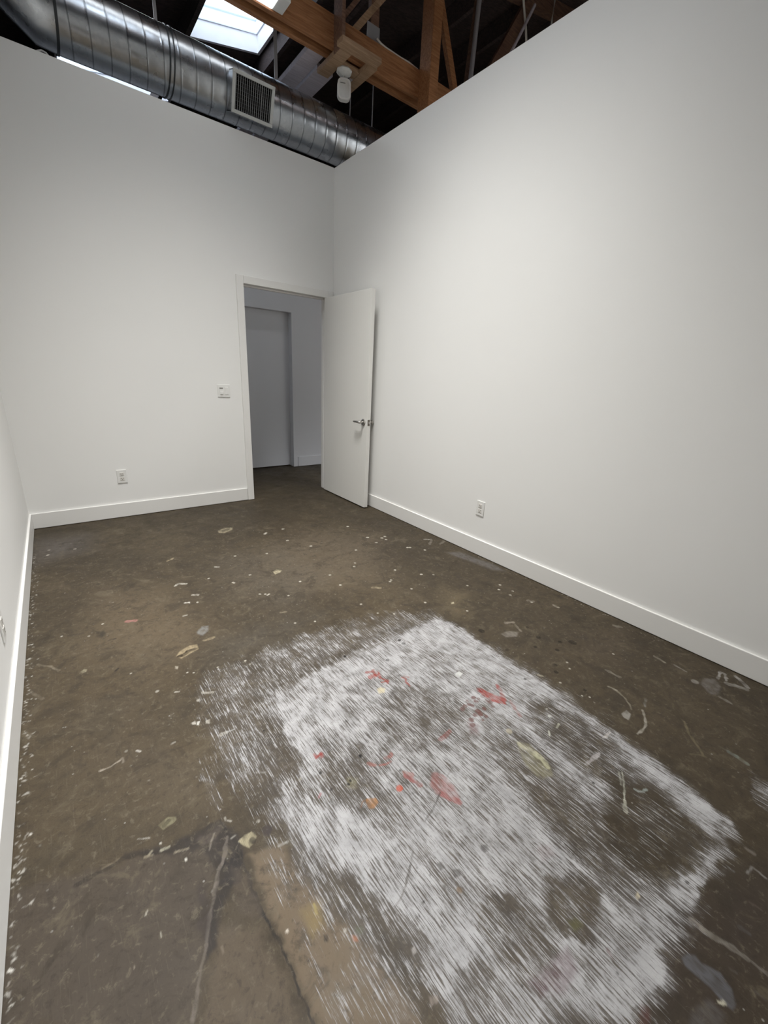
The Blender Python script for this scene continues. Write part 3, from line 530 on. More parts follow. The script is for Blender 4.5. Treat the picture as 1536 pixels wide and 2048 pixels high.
('l',0.004,[(-2.1055,-3.3988),(-2.1202,-3.409),(-2.1316,-3.4224)],(175,172,168),0.7),
('p',0.0042,[(-1.9976,-3.7379),(-1.9867,-3.7402),(-1.9901,-3.7513),(-2.0003,-3.7483)],(195,190,185),0.8),
('l',0.007,[(-2.0197,-3.1892),(-2.0109,-3.1865)],(205,200,188),0.6),
('l',0.0089,[(-2.1233,-3.082),(-2.1005,-3.0958)],(205,203,198),0.7),
('l',0.0073,[(-2.0559,-3.1181),(-2.0267,-3.1151),(-1.9823,-3.1222)],(120,112,104),0.4),
('d',0.0077,[(-1.7978,-3.2322)],(30,27,25),0.95),
('d',0.0053,[(-1.8793,-3.2909)],(30,27,25),0.95),
('d',0.0061,[(-1.8917,-3.2976)],(30,27,25),0.95),
('d',0.0051,[(-1.9484,-3.279)],(30,27,25),0.95),
('d',0.0054,[(-1.9472,-3.2065)],(30,27,25),0.95),
('d',0.0046,[(-1.7177,-3.3595)],(30,27,25),0.95),
('d',0.009,[(-1.389,-2.8687)],(30,27,25),0.95),
('d',0.0076,[(-1.5455,-2.7318)],(30,27,25),0.95),
('d',0.0052,[(-2.0343,-2.9298)],(30,27,25),0.95),
('d',0.0067,[(-1.7533,-3.0694)],(30,27,25),0.95),
('d',0.0084,[(-1.2378,-2.7777)],(30,27,25),0.95),
('d',0.0099,[(-1.2395,-2.8123)],(30,27,25),0.95),
('d',0.0182,[(-0.8064,-2.9668)],(40,35,28),0.85),
('d',0.0101,[(-0.6793,-3.2216)],(40,35,28),0.85),
('d',0.0125,[(-0.5875,-3.1835)],(40,35,28),0.85),
('d',0.0123,[(-0.7262,-3.3608)],(40,35,28),0.85),
('d',0.0118,[(-0.77,-3.3921)],(40,35,28),0.85),
('d',0.021,[(-0.4733,-3.3128)],(40,35,28),0.85),
('d',0.0117,[(-0.6038,-3.3022)],(40,35,28),0.85),
('d',0.0098,[(-0.828,-3.152)],(40,35,28),0.85),
('d',0.0081,[(-0.7712,-3.536)],(40,35,28),0.85),
('d',0.0105,[(-0.5272,-3.2717)],(40,35,28),0.85),
('d',0.0094,[(-0.5574,-3.0911)],(40,35,28),0.85),
('d',0.0071,[(-0.9391,-3.3351)],(40,35,28),0.85),
('d',0.0102,[(-1.2316,-3.2752)],(116,74,68),0.8),
('d',0.01,[(-1.2386,-3.2951)],(116,74,68),0.8),
('d',0.0098,[(-1.2792,-3.2913)],(116,74,68),0.8),
('d',0.0074,[(-1.2711,-3.3036)],(116,74,68),0.8),
('d',0.0103,[(-1.1917,-3.2919)],(116,74,68),0.8),
('d',0.0126,[(-1.1923,-3.3199)],(116,74,68),0.8),
('d',0.0125,[(-1.1926,-3.3337)],(116,74,68),0.8),
('d',0.012,[(-1.2773,-3.3361)],(116,74,68),0.8),
('d',0.0118,[(-1.2814,-3.3528)],(116,74,68),0.8),
('d',0.0097,[(-1.2436,-3.3428)],(116,74,68),0.8),
('d',0.0115,[(-1.3368,-3.3525)],(116,74,68),0.8),
('d',0.0112,[(-1.3514,-3.373)],(116,74,68),0.8),
('d',0.012,[(-1.3213,-3.2925)],(116,74,68),0.8),
('d',0.0098,[(-1.2998,-3.2872)],(116,74,68),0.8),
('d',0.0076,[(-1.218,-3.2916)],(116,74,68),0.8),
('d',0.0098,[(-1.2022,-3.3546)],(116,74,68),0.8),
('d',0.0094,[(-1.2691,-3.3742)],(116,74,68),0.8),
('d',0.0075,[(-1.2692,-3.274)],(116,74,68),0.8),
('d',0.0094,[(-1.3028,-3.3444)],(116,74,68),0.8),
('d',0.0069,[(-1.2961,-3.3807)],(116,74,68),0.8),
('d',0.0027,[(-1.8845,-3.6044)],(52,48,44),0.9),
('d',0.0026,[(-1.8539,-3.6538)],(52,48,44),0.9),
('d',0.0036,[(-1.9088,-3.6903)],(52,48,44),0.9),
('d',0.0026,[(-1.8698,-3.6196)],(52,48,44),0.9),
('d',0.0038,[(-1.803,-3.9866)],(52,48,44),0.9),
('d',0.0053,[(-1.2791,-4.0946)],(52,48,44),0.9),
('d',0.003,[(-1.6359,-4.062)],(52,48,44),0.9),
('d',0.0029,[(-1.836,-3.9374)],(52,48,44),0.9),
('d',0.0045,[(-1.385,-3.6391)],(52,48,44),0.9),
('d',0.0046,[(-1.1965,-3.7865)],(52,48,44),0.9),
('d',0.0029,[(-1.9391,-3.7023)],(52,48,44),0.9),
('d',0.0118,[(-0.4478,-1.5911)],(210,204,190),0.9),
('d',0.012,[(-0.4044,-1.5768)],(210,204,190),0.9),
('d',0.0117,[(-0.4391,-1.6354)],(210,204,190),0.9),
('d',0.0113,[(-0.5514,-1.645)],(210,204,190),0.9),
('d',0.011,[(-0.3938,-1.8612)],(210,204,190),0.9),
('d',0.011,[(-0.3762,-1.8718)],(210,204,190),0.9),
('d',0.0105,[(-0.7788,-1.6876)],(210,204,190),0.9),
('d',0.0118,[(-0.5478,-1.5189)],(210,204,190),0.9),
('d',0.0094,[(-0.917,-1.88)],(210,204,190),0.9),
('d',0.0092,[(-0.9524,-1.9265)],(210,204,190),0.9),
('d',0.0073,[(-1.6329,-1.9569)],(210,204,190),0.9),
('d',0.0072,[(-1.6249,-1.9764)],(210,204,190),0.9),
('d',0.0073,[(-1.5211,-2.0501)],(210,204,190),0.9),
('d',0.008,[(-1.3806,-1.9246)],(210,204,190),0.9),
('d',0.0098,[(-1.3903,-1.3948)],(210,204,190),0.9),
('d',0.0107,[(-1.0402,-1.4377)],(210,204,190),0.9),
('d',0.008,[(-1.185,-2.1049)],(210,204,190),0.9),
('d',0.007,[(-1.2037,-2.3733)],(210,204,190),0.9),
('d',0.0067,[(-1.1796,-2.5071)],(210,204,190),0.9),
('d',0.0067,[(-1.1055,-2.568)],(210,204,190),0.9),
('d',0.0062,[(-1.5218,-2.3869)],(210,204,190),0.9),
('d',0.0061,[(-1.6194,-2.3402)],(210,204,190),0.9),
('d',0.0073,[(-0.8636,-2.5721)],(210,204,190),0.9),
('d',0.007,[(-0.7145,-2.784)],(210,204,190),0.9),
('d',0.0079,[(-0.822,-2.3987)],(210,204,190),0.9),
('d',0.0084,[(-0.2717,-2.6833)],(210,204,190),0.9),
('d',0.0089,[(-0.6241,-2.2795)],(210,204,190),0.9),
('d',0.0089,[(-0.5514,-2.325)],(210,204,190),0.9),
('d',0.0083,[(-0.877,-2.2423)],(210,204,190),0.9),
('d',0.0084,[(-0.8579,-2.2291)],(210,204,190),0.9),
('d',0.0091,[(-0.7387,-2.1253)],(210,204,190),0.9),
('d',0.0085,[(-1.1677,-1.9483)],(210,204,190),0.9),
('d',0.0108,[(-0.305,-1.9735)],(210,204,190),0.9),
('d',0.0123,[(-1.0692,-0.9814)],(210,204,190),0.9),
('d',0.0117,[(-1.2303,-0.9981)],(210,204,190),0.9),
('d',0.0111,[(-1.1483,-1.2404)],(210,204,190),0.9),
('d',0.013,[(-0.5495,-1.2089)],(210,204,190),0.9),
('d',0.0095,[(-1.6002,-1.3197)],(210,204,190),0.9),
('d',0.0078,[(-1.7455,-1.7104)],(210,204,190),0.9),
('d',0.0083,[(-1.618,-1.6665)],(210,204,190),0.9),
('d',0.0073,[(-1.6126,-1.9699)],(210,204,190),0.9),
('d',0.0116,[(-1.2463,-1.0156)],(210,204,190),0.9),
('d',0.0089,[(-2.6764,-0.6441)],(210,204,190),0.9),
('d',0.0092,[(-2.6704,-0.546)],(210,204,190),0.9),
('d',0.0094,[(-2.5217,-0.6146)],(210,204,190),0.9),
('d',0.0053,[(-2.6274,-1.819)],(210,204,190),0.9),
('d',0.0057,[(-2.4555,-1.802)],(210,204,190),0.9),
('d',0.0053,[(-2.5192,-1.8858)],(210,204,190),0.9),
('d',0.0045,[(-2.3926,-2.3026)],(210,204,190),0.9),
('d',0.0045,[(-2.19,-2.4323)],(210,204,190),0.9),
('d',0.0045,[(-2.1692,-2.4504)],(210,204,190),0.9),
('d',0.0049,[(-1.9516,-2.4939)],(210,204,190),0.9),
('d',0.0047,[(-2.0712,-2.4724)],(210,204,190),0.9),
('d',0.0048,[(-1.9414,-2.5309)],(210,204,190),0.9),
('d',0.0078,[(-1.7425,-1.7203)],(210,204,190),0.9),
('d',0.0073,[(-1.6581,-1.9408)],(210,204,190),0.9),
('d',0.0079,[(-1.8584,-1.5746)],(210,204,190),0.9),
('d',0.0067,[(-1.9952,-1.8422)],(210,204,190),0.9),
('d',0.0076,[(-0.2862,-2.9374)],(210,204,190),0.9),
('d',0.008,[(-0.0056,-3.0286)],(210,204,190),0.9),
('d',0.0082,[(0.028,-2.9957)],(210,204,190),0.9),
('d',0.0079,[(-0.3289,-2.8063)],(210,204,190),0.9),
('d',0.0082,[(-0.33,-2.7197)],(210,204,190),0.9),
('d',0.0081,[(-0.2691,-2.7824)],(210,204,190),0.9),
('d',0.0083,[(-0.4687,-2.5668)],(210,204,190),0.9),
('d',0.0042,[(-1.0199,-3.5008)],(210,204,190),0.9),
('d',0.0045,[(-0.7985,-3.573)],(210,204,190),0.9),
('d',0.0045,[(-0.8179,-3.5487)],(210,204,190),0.9),
('d',0.0051,[(-0.6913,-3.4196)],(210,204,190),0.9),
('d',0.0053,[(-0.6572,-3.3849)],(210,204,190),0.9),
('d',0.0056,[(-0.385,-3.4882)],(210,204,190),0.9),
('d',0.0048,[(-0.8219,-3.443)],(210,204,190),0.9),
]

def vnoise(x, y, s, seed):                # smooth value noise, -1..1
    g = np.random.default_rng(seed).uniform(-1, 1, (64, 64))
    X, Y = x*s, y*s; xi, yi = np.floor(X).astype(int), np.floor(Y).astype(int); fx, fy = X-xi, Y-yi
    fx = fx*fx*(3-2*fx); fy = fy*fy*(3-2*fy)
    a, b, c, d = g[xi % 64, yi % 64], g[(xi+1) % 64, yi % 64], g[xi % 64, (yi+1) % 64], g[(xi+1) % 64, (yi+1) % 64]
    return (a*(1-fx)+b*fx)*(1-fy)+(c*(1-fx)+d*fx)*fy
def seg_d(x, y, a, b):
    ax, ay = a; bx, by = b; dx, dy = bx-ax, by-ay; L = dx*dx+dy*dy+1e-12
    t = np.clip(((x-ax)*dx+(y-ay)*dy)/L, 0, 1)
    return np.hypot(x-ax-t*dx, y-ay-t*dy)
def poly_sd(x, y, P):                     # positive inside
    d = np.full(x.shape, 9.); ins = np.zeros(x.shape, bool); n = len(P)
    for i in range(n):
        a, b = P[i], P[(i+1) % n]; d = np.minimum(d, seg_d(x, y, a, b))
        if a[1] != b[1]:
            c = ((a[1] > y) != (b[1] > y)) & (x < (b[0]-a[0])*(y-a[1])/(b[1]-a[1])+a[0]); ins ^= c
    return np.where(ins, d, -d)
def sstep(v): v = np.clip(v, 0, 1); return v*v*(3-2*v)

xs = np.arange(-W, .0001, .003); xs = np.append(xs[:-1], 0.)
ys = np.concatenate([np.linspace(YF, -4.45, 12)[:-1], np.arange(-4.45, -2.0, .003), np.arange(-2.0, -.0049, .005), [0.]])
GX, GY = np.meshgrid(xs, ys); nx, ny = len(xs), len(ys)
def region(pts, m):
    P = np.array(pts); x0, y0 = P.min(0)-m; x1, y1 = P.max(0)+m
    i0, i1 = np.searchsorted(xs, (x0, x1)); j0, j1 = np.searchsorted(ys, (y0, y1))
    return slice(j0, j1), slice(i0, i1)
wx = .5*vnoise(GX, GY, 28, 1)+.35*vnoise(GX, GY, 75, 2); wy = .5*vnoise(GX, GY, 22, 3)+.35*vnoise(GX, GY, 60, 4)
cov = np.zeros(GX.shape)
for v, s, P in COV:
    r = region(P, s*2.6+.05)
    if GX[r].size == 0: continue
    d = poly_sd(GX[r]+.014*wx[r], GY[r]+.035*wy[r], P)+.006*vnoise(GX[r], GY[r], 45, 9)
    m = sstep(d/(s*(2.2 if s > .03 else 1.2))+.5); cov[r] = cov[r]*(1-m)+v*m
# lanes where the roller skipped
lane = vnoise(GX+.02*wx, GY*.18, 26, 12)*.55+vnoise(GX, GY*.3, 60, 13)*.3
blotch = vnoise(GX, GY, 7, 14)*.5+vnoise(GX, GY, 17, 15)*.4
cov = np.where(cov > .02, np.clip(cov+.16*lane+.15*blotch, .03, 1), 0)
def paint(L, wob, soft=1.):
    C = np.zeros(GX.shape+(3,)); A = np.zeros(GX.shape)
    for k, s, P, rgb, a in L:
        r = region(P, s*1.5*soft+.02)
        if GX[r].size == 0: continue
        w_ = wob if k == 'p' else min(wob, .007 if wob > .01 else .005); X, Y = GX[r]+w_*wx[r], GY[r]+w_*wy[r]
        if k == 'p': m = sstep(poly_sd(X, Y, P)/max(s*(soft if s > .035 else 1.), .004)+.5)
        elif k == 'd': m = sstep((s*1.0-np.hypot(X-P[0][0], Y-P[0][1]))/.003+.5)
        else:
            d = np.full(X.shape, 9.)
            for i in range(len(P)-1): d = np.minimum(d, seg_d(X, Y, P[i], P[i+1]))
            m = sstep((s*.5*(1+.45*vnoise(X, Y, 70, 21))-d)/.003+.5)*(.8+.35*vnoise(X, Y, 55, 22))
        m = np.clip(m*a, 0, 1)*(1 if wob > .01 else np.clip(.84+.38*vnoise(X, Y*.6, 120, 23)+.25*vnoise(X, Y, 48, 24), 0, 1)); c = np.array(lin(rgb))*GAIN
        an = m+A[r]*(1-m)
        C[r] = np.where(an[..., None] > 1e-5, (c*m[..., None]+C[r]*(A[r]*(1-m))[..., None])/np.maximum(an, 1e-5)[..., None], c)
        A[r] = an
    return C, A
GAIN = .60
# crumbs of paint along the baseboards and small flecks over the floor
def crumb(x, y, s, br=0):
    n = rng.integers(4, 7); th = np.sort(rng.uniform(0, 2*math.pi, n)); rr = s*rng.uniform(.5, 1.2, n); e = rng.uniform(.4, 1.)
    q = rng.uniform(0, math.pi); pts = []
    for t_, r_ in zip(th, rr):
        u, v_ = r_*math.cos(t_), r_*e*math.sin(t_); pts.append((x+u*math.cos(q)-v_*math.sin(q), y+u*math.sin(q)+v_*math.cos(q)))
    g = int(rng.integers(135, 205))+br
    OVER.append(('p', .002, pts, (g, g-4, g-14), float(min(1, rng.uniform(.35, .8)+br*.006))))
for i in range(230): crumb(-W+BT+abs(rng.normal(0, .016))+.003, rng.uniform(-3.4, -.6), rng.uniform(.003, .0085), 35)
for i in range(120): crumb(-BT-abs(rng.normal(0, .02))-.004, rng.uniform(-3.6, -1.2), rng.uniform(.0028, .0065), 25)
for i in range(330): crumb(rng.uniform(-W+.05, -.05), rng.uniform(-3.9, -.7), rng.uniform(.0022, .0042))
for i in range(220): crumb(rng.normal(-1.2, .5), rng.normal(-1.65, .45), rng.uniform(.0022, .0046))
UC, UA = paint(UNDER, .016, 2.2); OC, OA = paint(OVER, .004)
co = np.stack([GX, GY, np.zeros_like(GX)], -1).reshape(-1, 3).astype(np.float32)
idx = np.arange(nx*ny).reshape(ny, nx)
quads = np.stack([idx[:-1, :-1], idx[:-1, 1:], idx[1:, 1:], idx[1:, :-1]], -1).reshape(-1).astype(np.int32)
me = bpy.data.meshes.new('floor'); nq = len(quads)//4
me.vertices.add(len(co)); me.vertices.foreach_set('co', co.ravel())
me.loops.add(len(quads)); me.loops.foreach_set('vertex_index', quads)
me.polygons.add(nq); me.polygons.foreach_set('loop_start', np.arange(0, nq*4, 4, dtype=np.int32))
me.update(calc_edges=True)
def fattr(n, a): me.attributes.new(n, 'FLOAT', 'POINT').data.foreach_set('value', a.ravel().astype(np.float32))
def cattr(n, a):
    b = np.ones(a.shape[:2]+(4,), np.float32); b[..., :3] = a
    me.attributes.new(n, 'FLOAT_COLOR', 'POINT').data.foreach_set('color', b.ravel())
fattr('cov', cov); fattr('under_a', UA); fattr('over_a', OA); cattr('under', UC); cattr('over', OC)
me.materials.append(M['floor'])
fo = bpy.data.objects.new('floor', me); col.objects.link(fo); fo['kind'] = 'structure'
fo['label'] = 'brown sealed concrete floor with worn white paint patch and red smears'
FZ = -.05
struct('floor_hall', boxes((-6, 6, 0, 8, FZ, 0), (-6, -W, -9, 0, FZ, 0), (0, 6, -9, 0, FZ, 0), (-W, 0, -9, YF, FZ, 0)), 'floor', 'dark concrete floor of the hallway beyond the door')

# ------------------------------------------------------------------ partition walls
struct('wall_back', boxes((-W-WT, OL-.02, 0, WT, 0, H), (OL-.02, OR_+.02, 0, WT, OZ+.02, H), (OR_+.02, WT, 0, WT, 0, H)), 'wall', 'white back wall with the open doorway')
struct('wall_right', boxes((0, WT, YF-WT, 0, 0, H)), 'wall', 'long white right-hand wall ending below the roof')
struct('wall_left', boxes((-W-WT, -W, YF-WT, 0, 0, H)), 'wall', 'white left-hand wall seen at the edge')
struct('wall_front', boxes((-W, 0, YF-WT, YF, 0, H)), 'wall')
bb = bmesh.new()
def base(name, b): struct(name, boxes(b), 'trim', bevel=.003)
base('baseboard_back', (-W, OL-.0665, -BT, 0, .003, BH))
base('baseboard_right', (-BT, 0, YF, 0, .003, BH))
base('baseboard_left', (-W, -W+BT, YF, -BT, .003, BH))
# door casing, jamb and stop
CW = .065
tr = bmesh.new()
box(tr, OL-CW, OL, -.018, 0, .002, OZ+CW)
box(tr, OL, OR_, -.018, 0, OZ, OZ+CW)
box(tr, OR_, -.004, -.018, 0, .002, OZ+CW)
o = struct('trim_1', tr, 'trim', 'white flat casing and jamb around the open doorway', bevel=.0025)
jm = boxes((OL-.02, OL, 0, WT, 0, OZ), (OR_, OR_+.02, 0, WT, 0, OZ), (OL-.02, OR_+.02, 0, WT, OZ, OZ+.02),
           (OL, OL+.012, .055, .095, 0, OZ), (OR_-.012, OR_, .055, .095, 0, OZ), (OL, OR_, .055, .095, OZ-.012, OZ))
obj('door_jamb', jm, 'trim', o, bevel=.0015)
# ---- open door, swung square against the right wall
D0, D1 = -.1181, -.0741
DY0, DY1 = -.848, -.022
door = struct('door_1', boxes((D0, D1, DY0, DY1, .012, 2.037)), 'door', 'white flush door swung open against the right wall', 'door', bevel=.0015)
hx, hy, hz = D0, -.791, .870
def lever(side):                     # side -1: room face, +1: wall face
    x0 = D0 if side < 0 else D1
    bm = bmesh.new(); lathe(bm, (x0, hy, hz), (side, 0, 0), [(0, .033), (.006, .033), (.010, .029), (.011, .0)], 32)
    rose = obj('door_handle', bm, 'satin', door, True); rose['label'] = 'satin metal lever handle' if side < 0 else 'satin metal handle on the far face'
    L = .052
    if side > 0: L = .064
    hub = .0115 if side < 0 else .019
    bm = bmesh.new(); lathe(bm, (x0, hy, hz), (side, 0, 0), [(.009, .0115), (L-.020, .0105), (L-.014, hub), (L, hub), (L+.006, hub-.004)], 24)
    obj('spindle', bm, 'satin', rose, True)
    bm = bmesh.new(); xx = x0+side*(L-.006)
    tube(bm, [(xx, hy+.004, hz), (xx+side*.004, hy+.02, hz+.001), (xx+side*.004, hy+.05, hz+.002), (xx+side*.001, hy+.085, hz), (xx-side*.003, hy+.108, hz-.001)], [.0105, .0105, .0098, .009, .008], 14)
    obj('lever', bm, 'satin', rose, True)
lever(-1); lever(1)
lp = obj('latch_plate', boxes((D0+.0095, D1-.0095, DY0-.0015, DY0+.001, hz-.029, hz+.029)), 'hole', door, bevel=.001)
obj('latch_bolt', boxes((D0+.016, D1-.016, DY0-.008, DY0, hz-.008, hz+.008)), 'satin', lp, bevel=.002)
for z in (.25, 1.03, 1.83):
    bm = bmesh.new(); tube(bm, [(D1+.004, DY1+.008, z-.045), (D1+.004, DY1+.008, z+.045)], .006, 12); obj('hinge', bm, 'satin', door, True)

# ------------------------------------------------------------------ hallway beyond
HY = 1.27; DX0, DX1, DZ = -.77, .150, 2.05
struct('wall_hall', boxes((-6, DX0, HY, HY+.14, 0, H), (DX0, DX1, HY, HY+.14, DZ, H), (DX1, 6, HY, HY+.14, 0, H)), 'hall', 'shaded hallway wall seen through the doorway')
d2 = struct('door_2', boxes((DX0+.02, DX1-.02, HY+.10, HY+.14, .012, DZ-.02)), 'hall', 'closed grey-looking door across the dim hallway', 'door', bevel=.0015)
t2 = struct('trim_2', boxes((DX0, DX0+.02, HY-.002, HY+.14, 0, DZ), (DX1-.02, DX1, HY-.002, HY+.14, 0, DZ), (DX0+.02, DX1-.02, HY-.002, HY+.14, DZ-.02, DZ)), 'hall', bevel=.001)
struct('baseboard_hall', boxes((DX1+.045, 6, HY-.014, HY, .003, .14)), 'hall', bevel=.003)

# white partition of the next bay, only glimpsed as reflections in the duct
struct('wall_next_bay', boxes((3.1, 3.22, -6, 0, 0, H)), 'wall')
# ------------------------------------------------------------------ power outlets and light switch
def outlet(center, n, u, label):
    n, u = Vector(n), Vector(u); up = Vector((0, 0, 1)); c = Vector(center)
    e = thing('power_outlet', label, 'outlet', center, 'white duplex wall outlets')
    def b3(bm, a0, a1, z0, z1, d0, d1):
        pts = [c+u*a+up*z+n*d0 for a, z in ((a0, z0), (a1, z0), (a1, z1), (a0, z1))]; prism(bm, pts, n*(d1-d0))
    bm = bmesh.new(); b3(bm, -.037, .037, -.058, .058, 0, .006); obj('cover_plate', bm, 'plastic', e, bevel=.0025)
    for s in (1, -1):
        zc = s*.0195
        bm = bmesh.new(); b3(bm, -.0165, .0165, zc-.0155, zc+.0155, .004, .0082); rc = obj('receptacle', bm, 'ivory', e, bevel=.003)
        bm = bmesh.new()
        b3(bm, -.0075, -.0050, zc-.001, zc+.009, .0075, .0086); b3(bm, .0050, .0075, zc-.001, zc+.008, .0075, .0086)
        b3(bm, -.0028, .0028, zc-.0105, zc-.005, .0075, .0086)
        obj('slot', bm, 'slot', rc)
    bm = bmesh.new(); lathe(bm, c, n, [(.005, .0032), (.0072, .0030), (.0074, .0)], 14); obj('screw', bm, 'ivory', e, True)
    return e
outlet((-2.109, 0, .366), (0, -1, 0), (1, 0, 0), 'white wall outlet low on the back wall left of the doorway')
outlet((0, -2.230, .376), (-1, 0, 0), (0, -1, 0), 'white wall outlet low on the long right wall')
outlet((-W, -2.185, .318), (1, 0, 0), (0, 1, 0), 'white wall outlet on the left wall at the photo edge')
sw = thing('light_switch', 'white two-gang switch plate with dimmer beside the doorway', 'light switch', (-1.190, 0, 1.100))
sx, sz = -1.190, 1.100
obj('cover_plate', boxes((sx-.058, sx+.058, -.006, 0, sz-.057, sz+.057)), 'plastic', sw, bevel=.0025)
pd = obj('paddle_switch', boxes((sx+.008, sx+.040, -.009, -.004, sz-.034, sz+.034)), 'plastic', sw, bevel=.0015)
dm = obj('dimmer_switch', boxes((sx-.040, sx-.008, -.0085, -.004, sz-.034, sz+.034)), 'plastic', sw, bevel=.0015)
obj('indicator', boxes((sx-.040, sx-.008, -.0093, -.0083, sz+.017, sz+.030)), 'label', dm)
obj('slider_button', boxes((sx-.034, sx-.010, -.0125, -.008, sz-.031, sz-.008)), 'plastic', dm, bevel=.002)

# ------------------------------------------------------------------ roof, skylights, outer shell
SK = [(-.70, .14, .80, 2.075, .15), (-2.05, -1.05, -2.75, -1.3, .3), (1.0, 2.0, -5.3, -3.6, .3), (-1.85, -.56, 2.6, 3.62, .15)]
CT = .035
HL = [(s[0]-CT, s[1]+CT, s[2]-CT, s[3]+CT) for s in SK]
xb = sorted({-6., 6.} | {v for s in HL for v in s[:2]}); yb = sorted({-9., 8.} | {v for s in HL for v in s[2:4]})
rf = bmesh.new()
for i in range(len(xb)-1):
    for j in range(len(yb)-1):
        x0, x1, y0, y1 = xb[i], xb[i+1], yb[j], yb[j+1]; cx, cy = (x0+x1)/2, (y0+y1)/2
        if any(s[0] < cx < s[1] and s[2] < cy < s[3] for s in HL): continue
        prism(rf, [(x0, y0, roof_z(x0)), (x1, y0, roof_z(x1)), (x1, y1, roof_z(x1)), (x0, y1, roof_z(x0))], (0, 0, .06))
struct('ceiling', rf, 'deck', 'dark sloping timber roof deck above the room')
ow = boxes((-6.1, -6, -9, 8, 0, roof_z(-6)+.06), (6, 6.1, -9, 8, 0, roof_z(6)+.06))
struct('wall_outer', ow, 'dark')
ow = boxes((-6, 6, 8, 8.1, 0, 6.4), (-6, 6, -9.1, -9, 0, 6.4))
struct('wall_far', ow, 'dark')
def curb_bm(s, t=.0345, drop=.02):
    x0, x1, y0, y1, h = s; bm = bmesh.new()
    def slab(xa, xb_, ya, yb_):
        prism(bm, [(xa, ya, roof_z(xa)-drop), (xb_, ya, roof_z(xb_)-drop), (xb_, yb_, roof_z(xb_)-drop), (xa, yb_, roof_z(xa)-drop)], (0, 0, h+drop))
    slab(x0-t, x0, y0-t, y1+t); slab(x1, x1+t, y0-t, y1+t); slab(x0, x1, y0-t, y0); slab(x0, x1, y1, y1+t)
    return bm
def loft(bm, A, B):
    n = len(A); a = [bm.verts.new(p) for p in A]; b = [bm.verts.new(p) for p in B]
    for i in range(n): bm.faces.new((a[i], a[(i+1) % n], b[(i+1) % n], b[i]))
    return a, b
def rect_at(s, dz, ins):
    x0, x1, y0, y1, h = s; x0 += ins; x1 -= ins; y0 += ins; y1 -= ins
    return [(x0, y0, roof_z(x0)+h+dz), (x1, y0, roof_z(x1)+h+dz), (x1, y1, roof_z(x1)+h+dz), (x0, y1, roof_z(x0)+h+dz)]
def skylight(s, label):
    cx, cy = (s[0]+s[1])/2, (s[2]+s[3])/2
    sky = thing('skylight', label, 'skylight', (cx, cy, roof_z(cx)), 'roof skylights')
    obj('curb', curb_bm(s), 'curb', sky)
    bm = bmesh.new()
    for a, b in ((rect_at(s, 0, -.03), rect_at(s, .012, -.03)), (rect_at(s, 0, .012), rect_at(s, .012, .012)),):
        loft(bm, a, b)
    loft(bm, rect_at(s, 0, -.03), rect_at(s, 0, .012)); loft(bm, rect_at(s, .012, -.03), rect_at(s, .012, .012))
    obj('frame', bm, 'frame_grey', sky)
    bm = bmesh.new()
    loft(bm, rect_at(s, .012, .0), rect_at(s, .13, .02)); 
    a, b = loft(bm, rect_at(s, .13, .02), rect_at(s, .145, .06)); bm.faces.new(b)
    obj('dome', bm, 'dome', sky)
    bm = bmesh.new()
    for dz, ins in ((.125, .010),):
        A = rect_at(s, dz, ins); B = rect_at(s, dz, ins+.02)
        for i in range(4): bar(bm, A[i], A[(i+1) % 4], .016, .016, (0, 0, 1))
    obj('glazing_bar', bm, 'frame_grey', sky)
skylight(SK[0], 'bright skylight with white curb and pale blue dome behind the truss')
skylight(SK[3], 'second skylight further back, a bright sliver in the gap under the duct')
# wells of the two roof lights outside the picture are part of the roof
for k, s in enumerate(SK[1:3]):
    struct('trim_%d' % (k+3), curb_bm(s), 'old')

# roof purlins running along the room under the deck
PX = [-2.05, -1.93, -.775, .22, .62, 1.75, 2.45, 3.1]
PL = ['dark roof purlin at the far left above the duct', 'dark roof purlin second from the left above the duct', 'dark roof purlin along the left side of the skylight', 'dark roof purlin along the right side of the skylight',
      'dark roof purlin between skylight and thick post', 'dark roof purlin behind the steel conduit', 'dark roof purlin right of the steel conduit', 'dark roof purlin furthest right above the right wall']
for x, lb in zip(PX, PL):
    o = obj('roof_purlin', boxes((x-.022, x+.022, -.05, 7.9, roof_z(x)-.20, roof_z(x)-.008)), 'deck')
    tag(o, lb, 'purlin', 'dark roof purlins')

# ------------------------------------------------------------------ timber truss across the room
TY0, TY1 = -.24, -.09; CZ0, CZ1 = 3.90, 4.115
tr_ = thing('roof_truss', 'orange-brown timber roof truss spanning above the room', 'truss', (0, -.165, CZ0))
obj('bottom_chord', boxes((-5.4, 5.4, TY0, TY0+.040, CZ0, CZ1)), 'fir', tr_, bevel=.003)
obj('bottom_chord', boxes((-5.4, 5.4, TY1-.046, TY1, CZ0, CZ1-.004)), 'fir', tr_, bevel=.003)
bm = bmesh.new(); prism(bm, [(-3.9, TY0+.03, roof_z(-3.9)-.14), (5.4, TY0+.03, roof_z(5.4)-.14), (5.4, TY0+.03, roof_z(5.4)-.01), (-3.9, TY0+.03, roof_z(-3.9)-.01)], (0, .10, 0))
obj('top_chord', bm, 'old', tr_)
pw = obj('post', boxes((.786, .895, -.401, TY0, 3.55, roof_z(.79)-.002)), 'fir', tr_, bevel=.006); pw['label'] = 'thick orange-brown post'
pl = obj('post', boxes((-.164, -.132, -.372, TY0, 3.862, roof_z(-.164)-.002)), 'old', tr_, bevel=.002); pl['label'] = 'thin plank post above the lamp frame'
def web(p, q, w, mat='old', d=.05, y=-.165):
    bm = bmesh.new(); bar(bm, (p[0], y, p[1]), (q[0], y, q[1]), w, d); return obj('web_diagonal', bm, mat, tr_, bevel=.002)
web((-.02, 4.20), (.62, 4.99), .036)
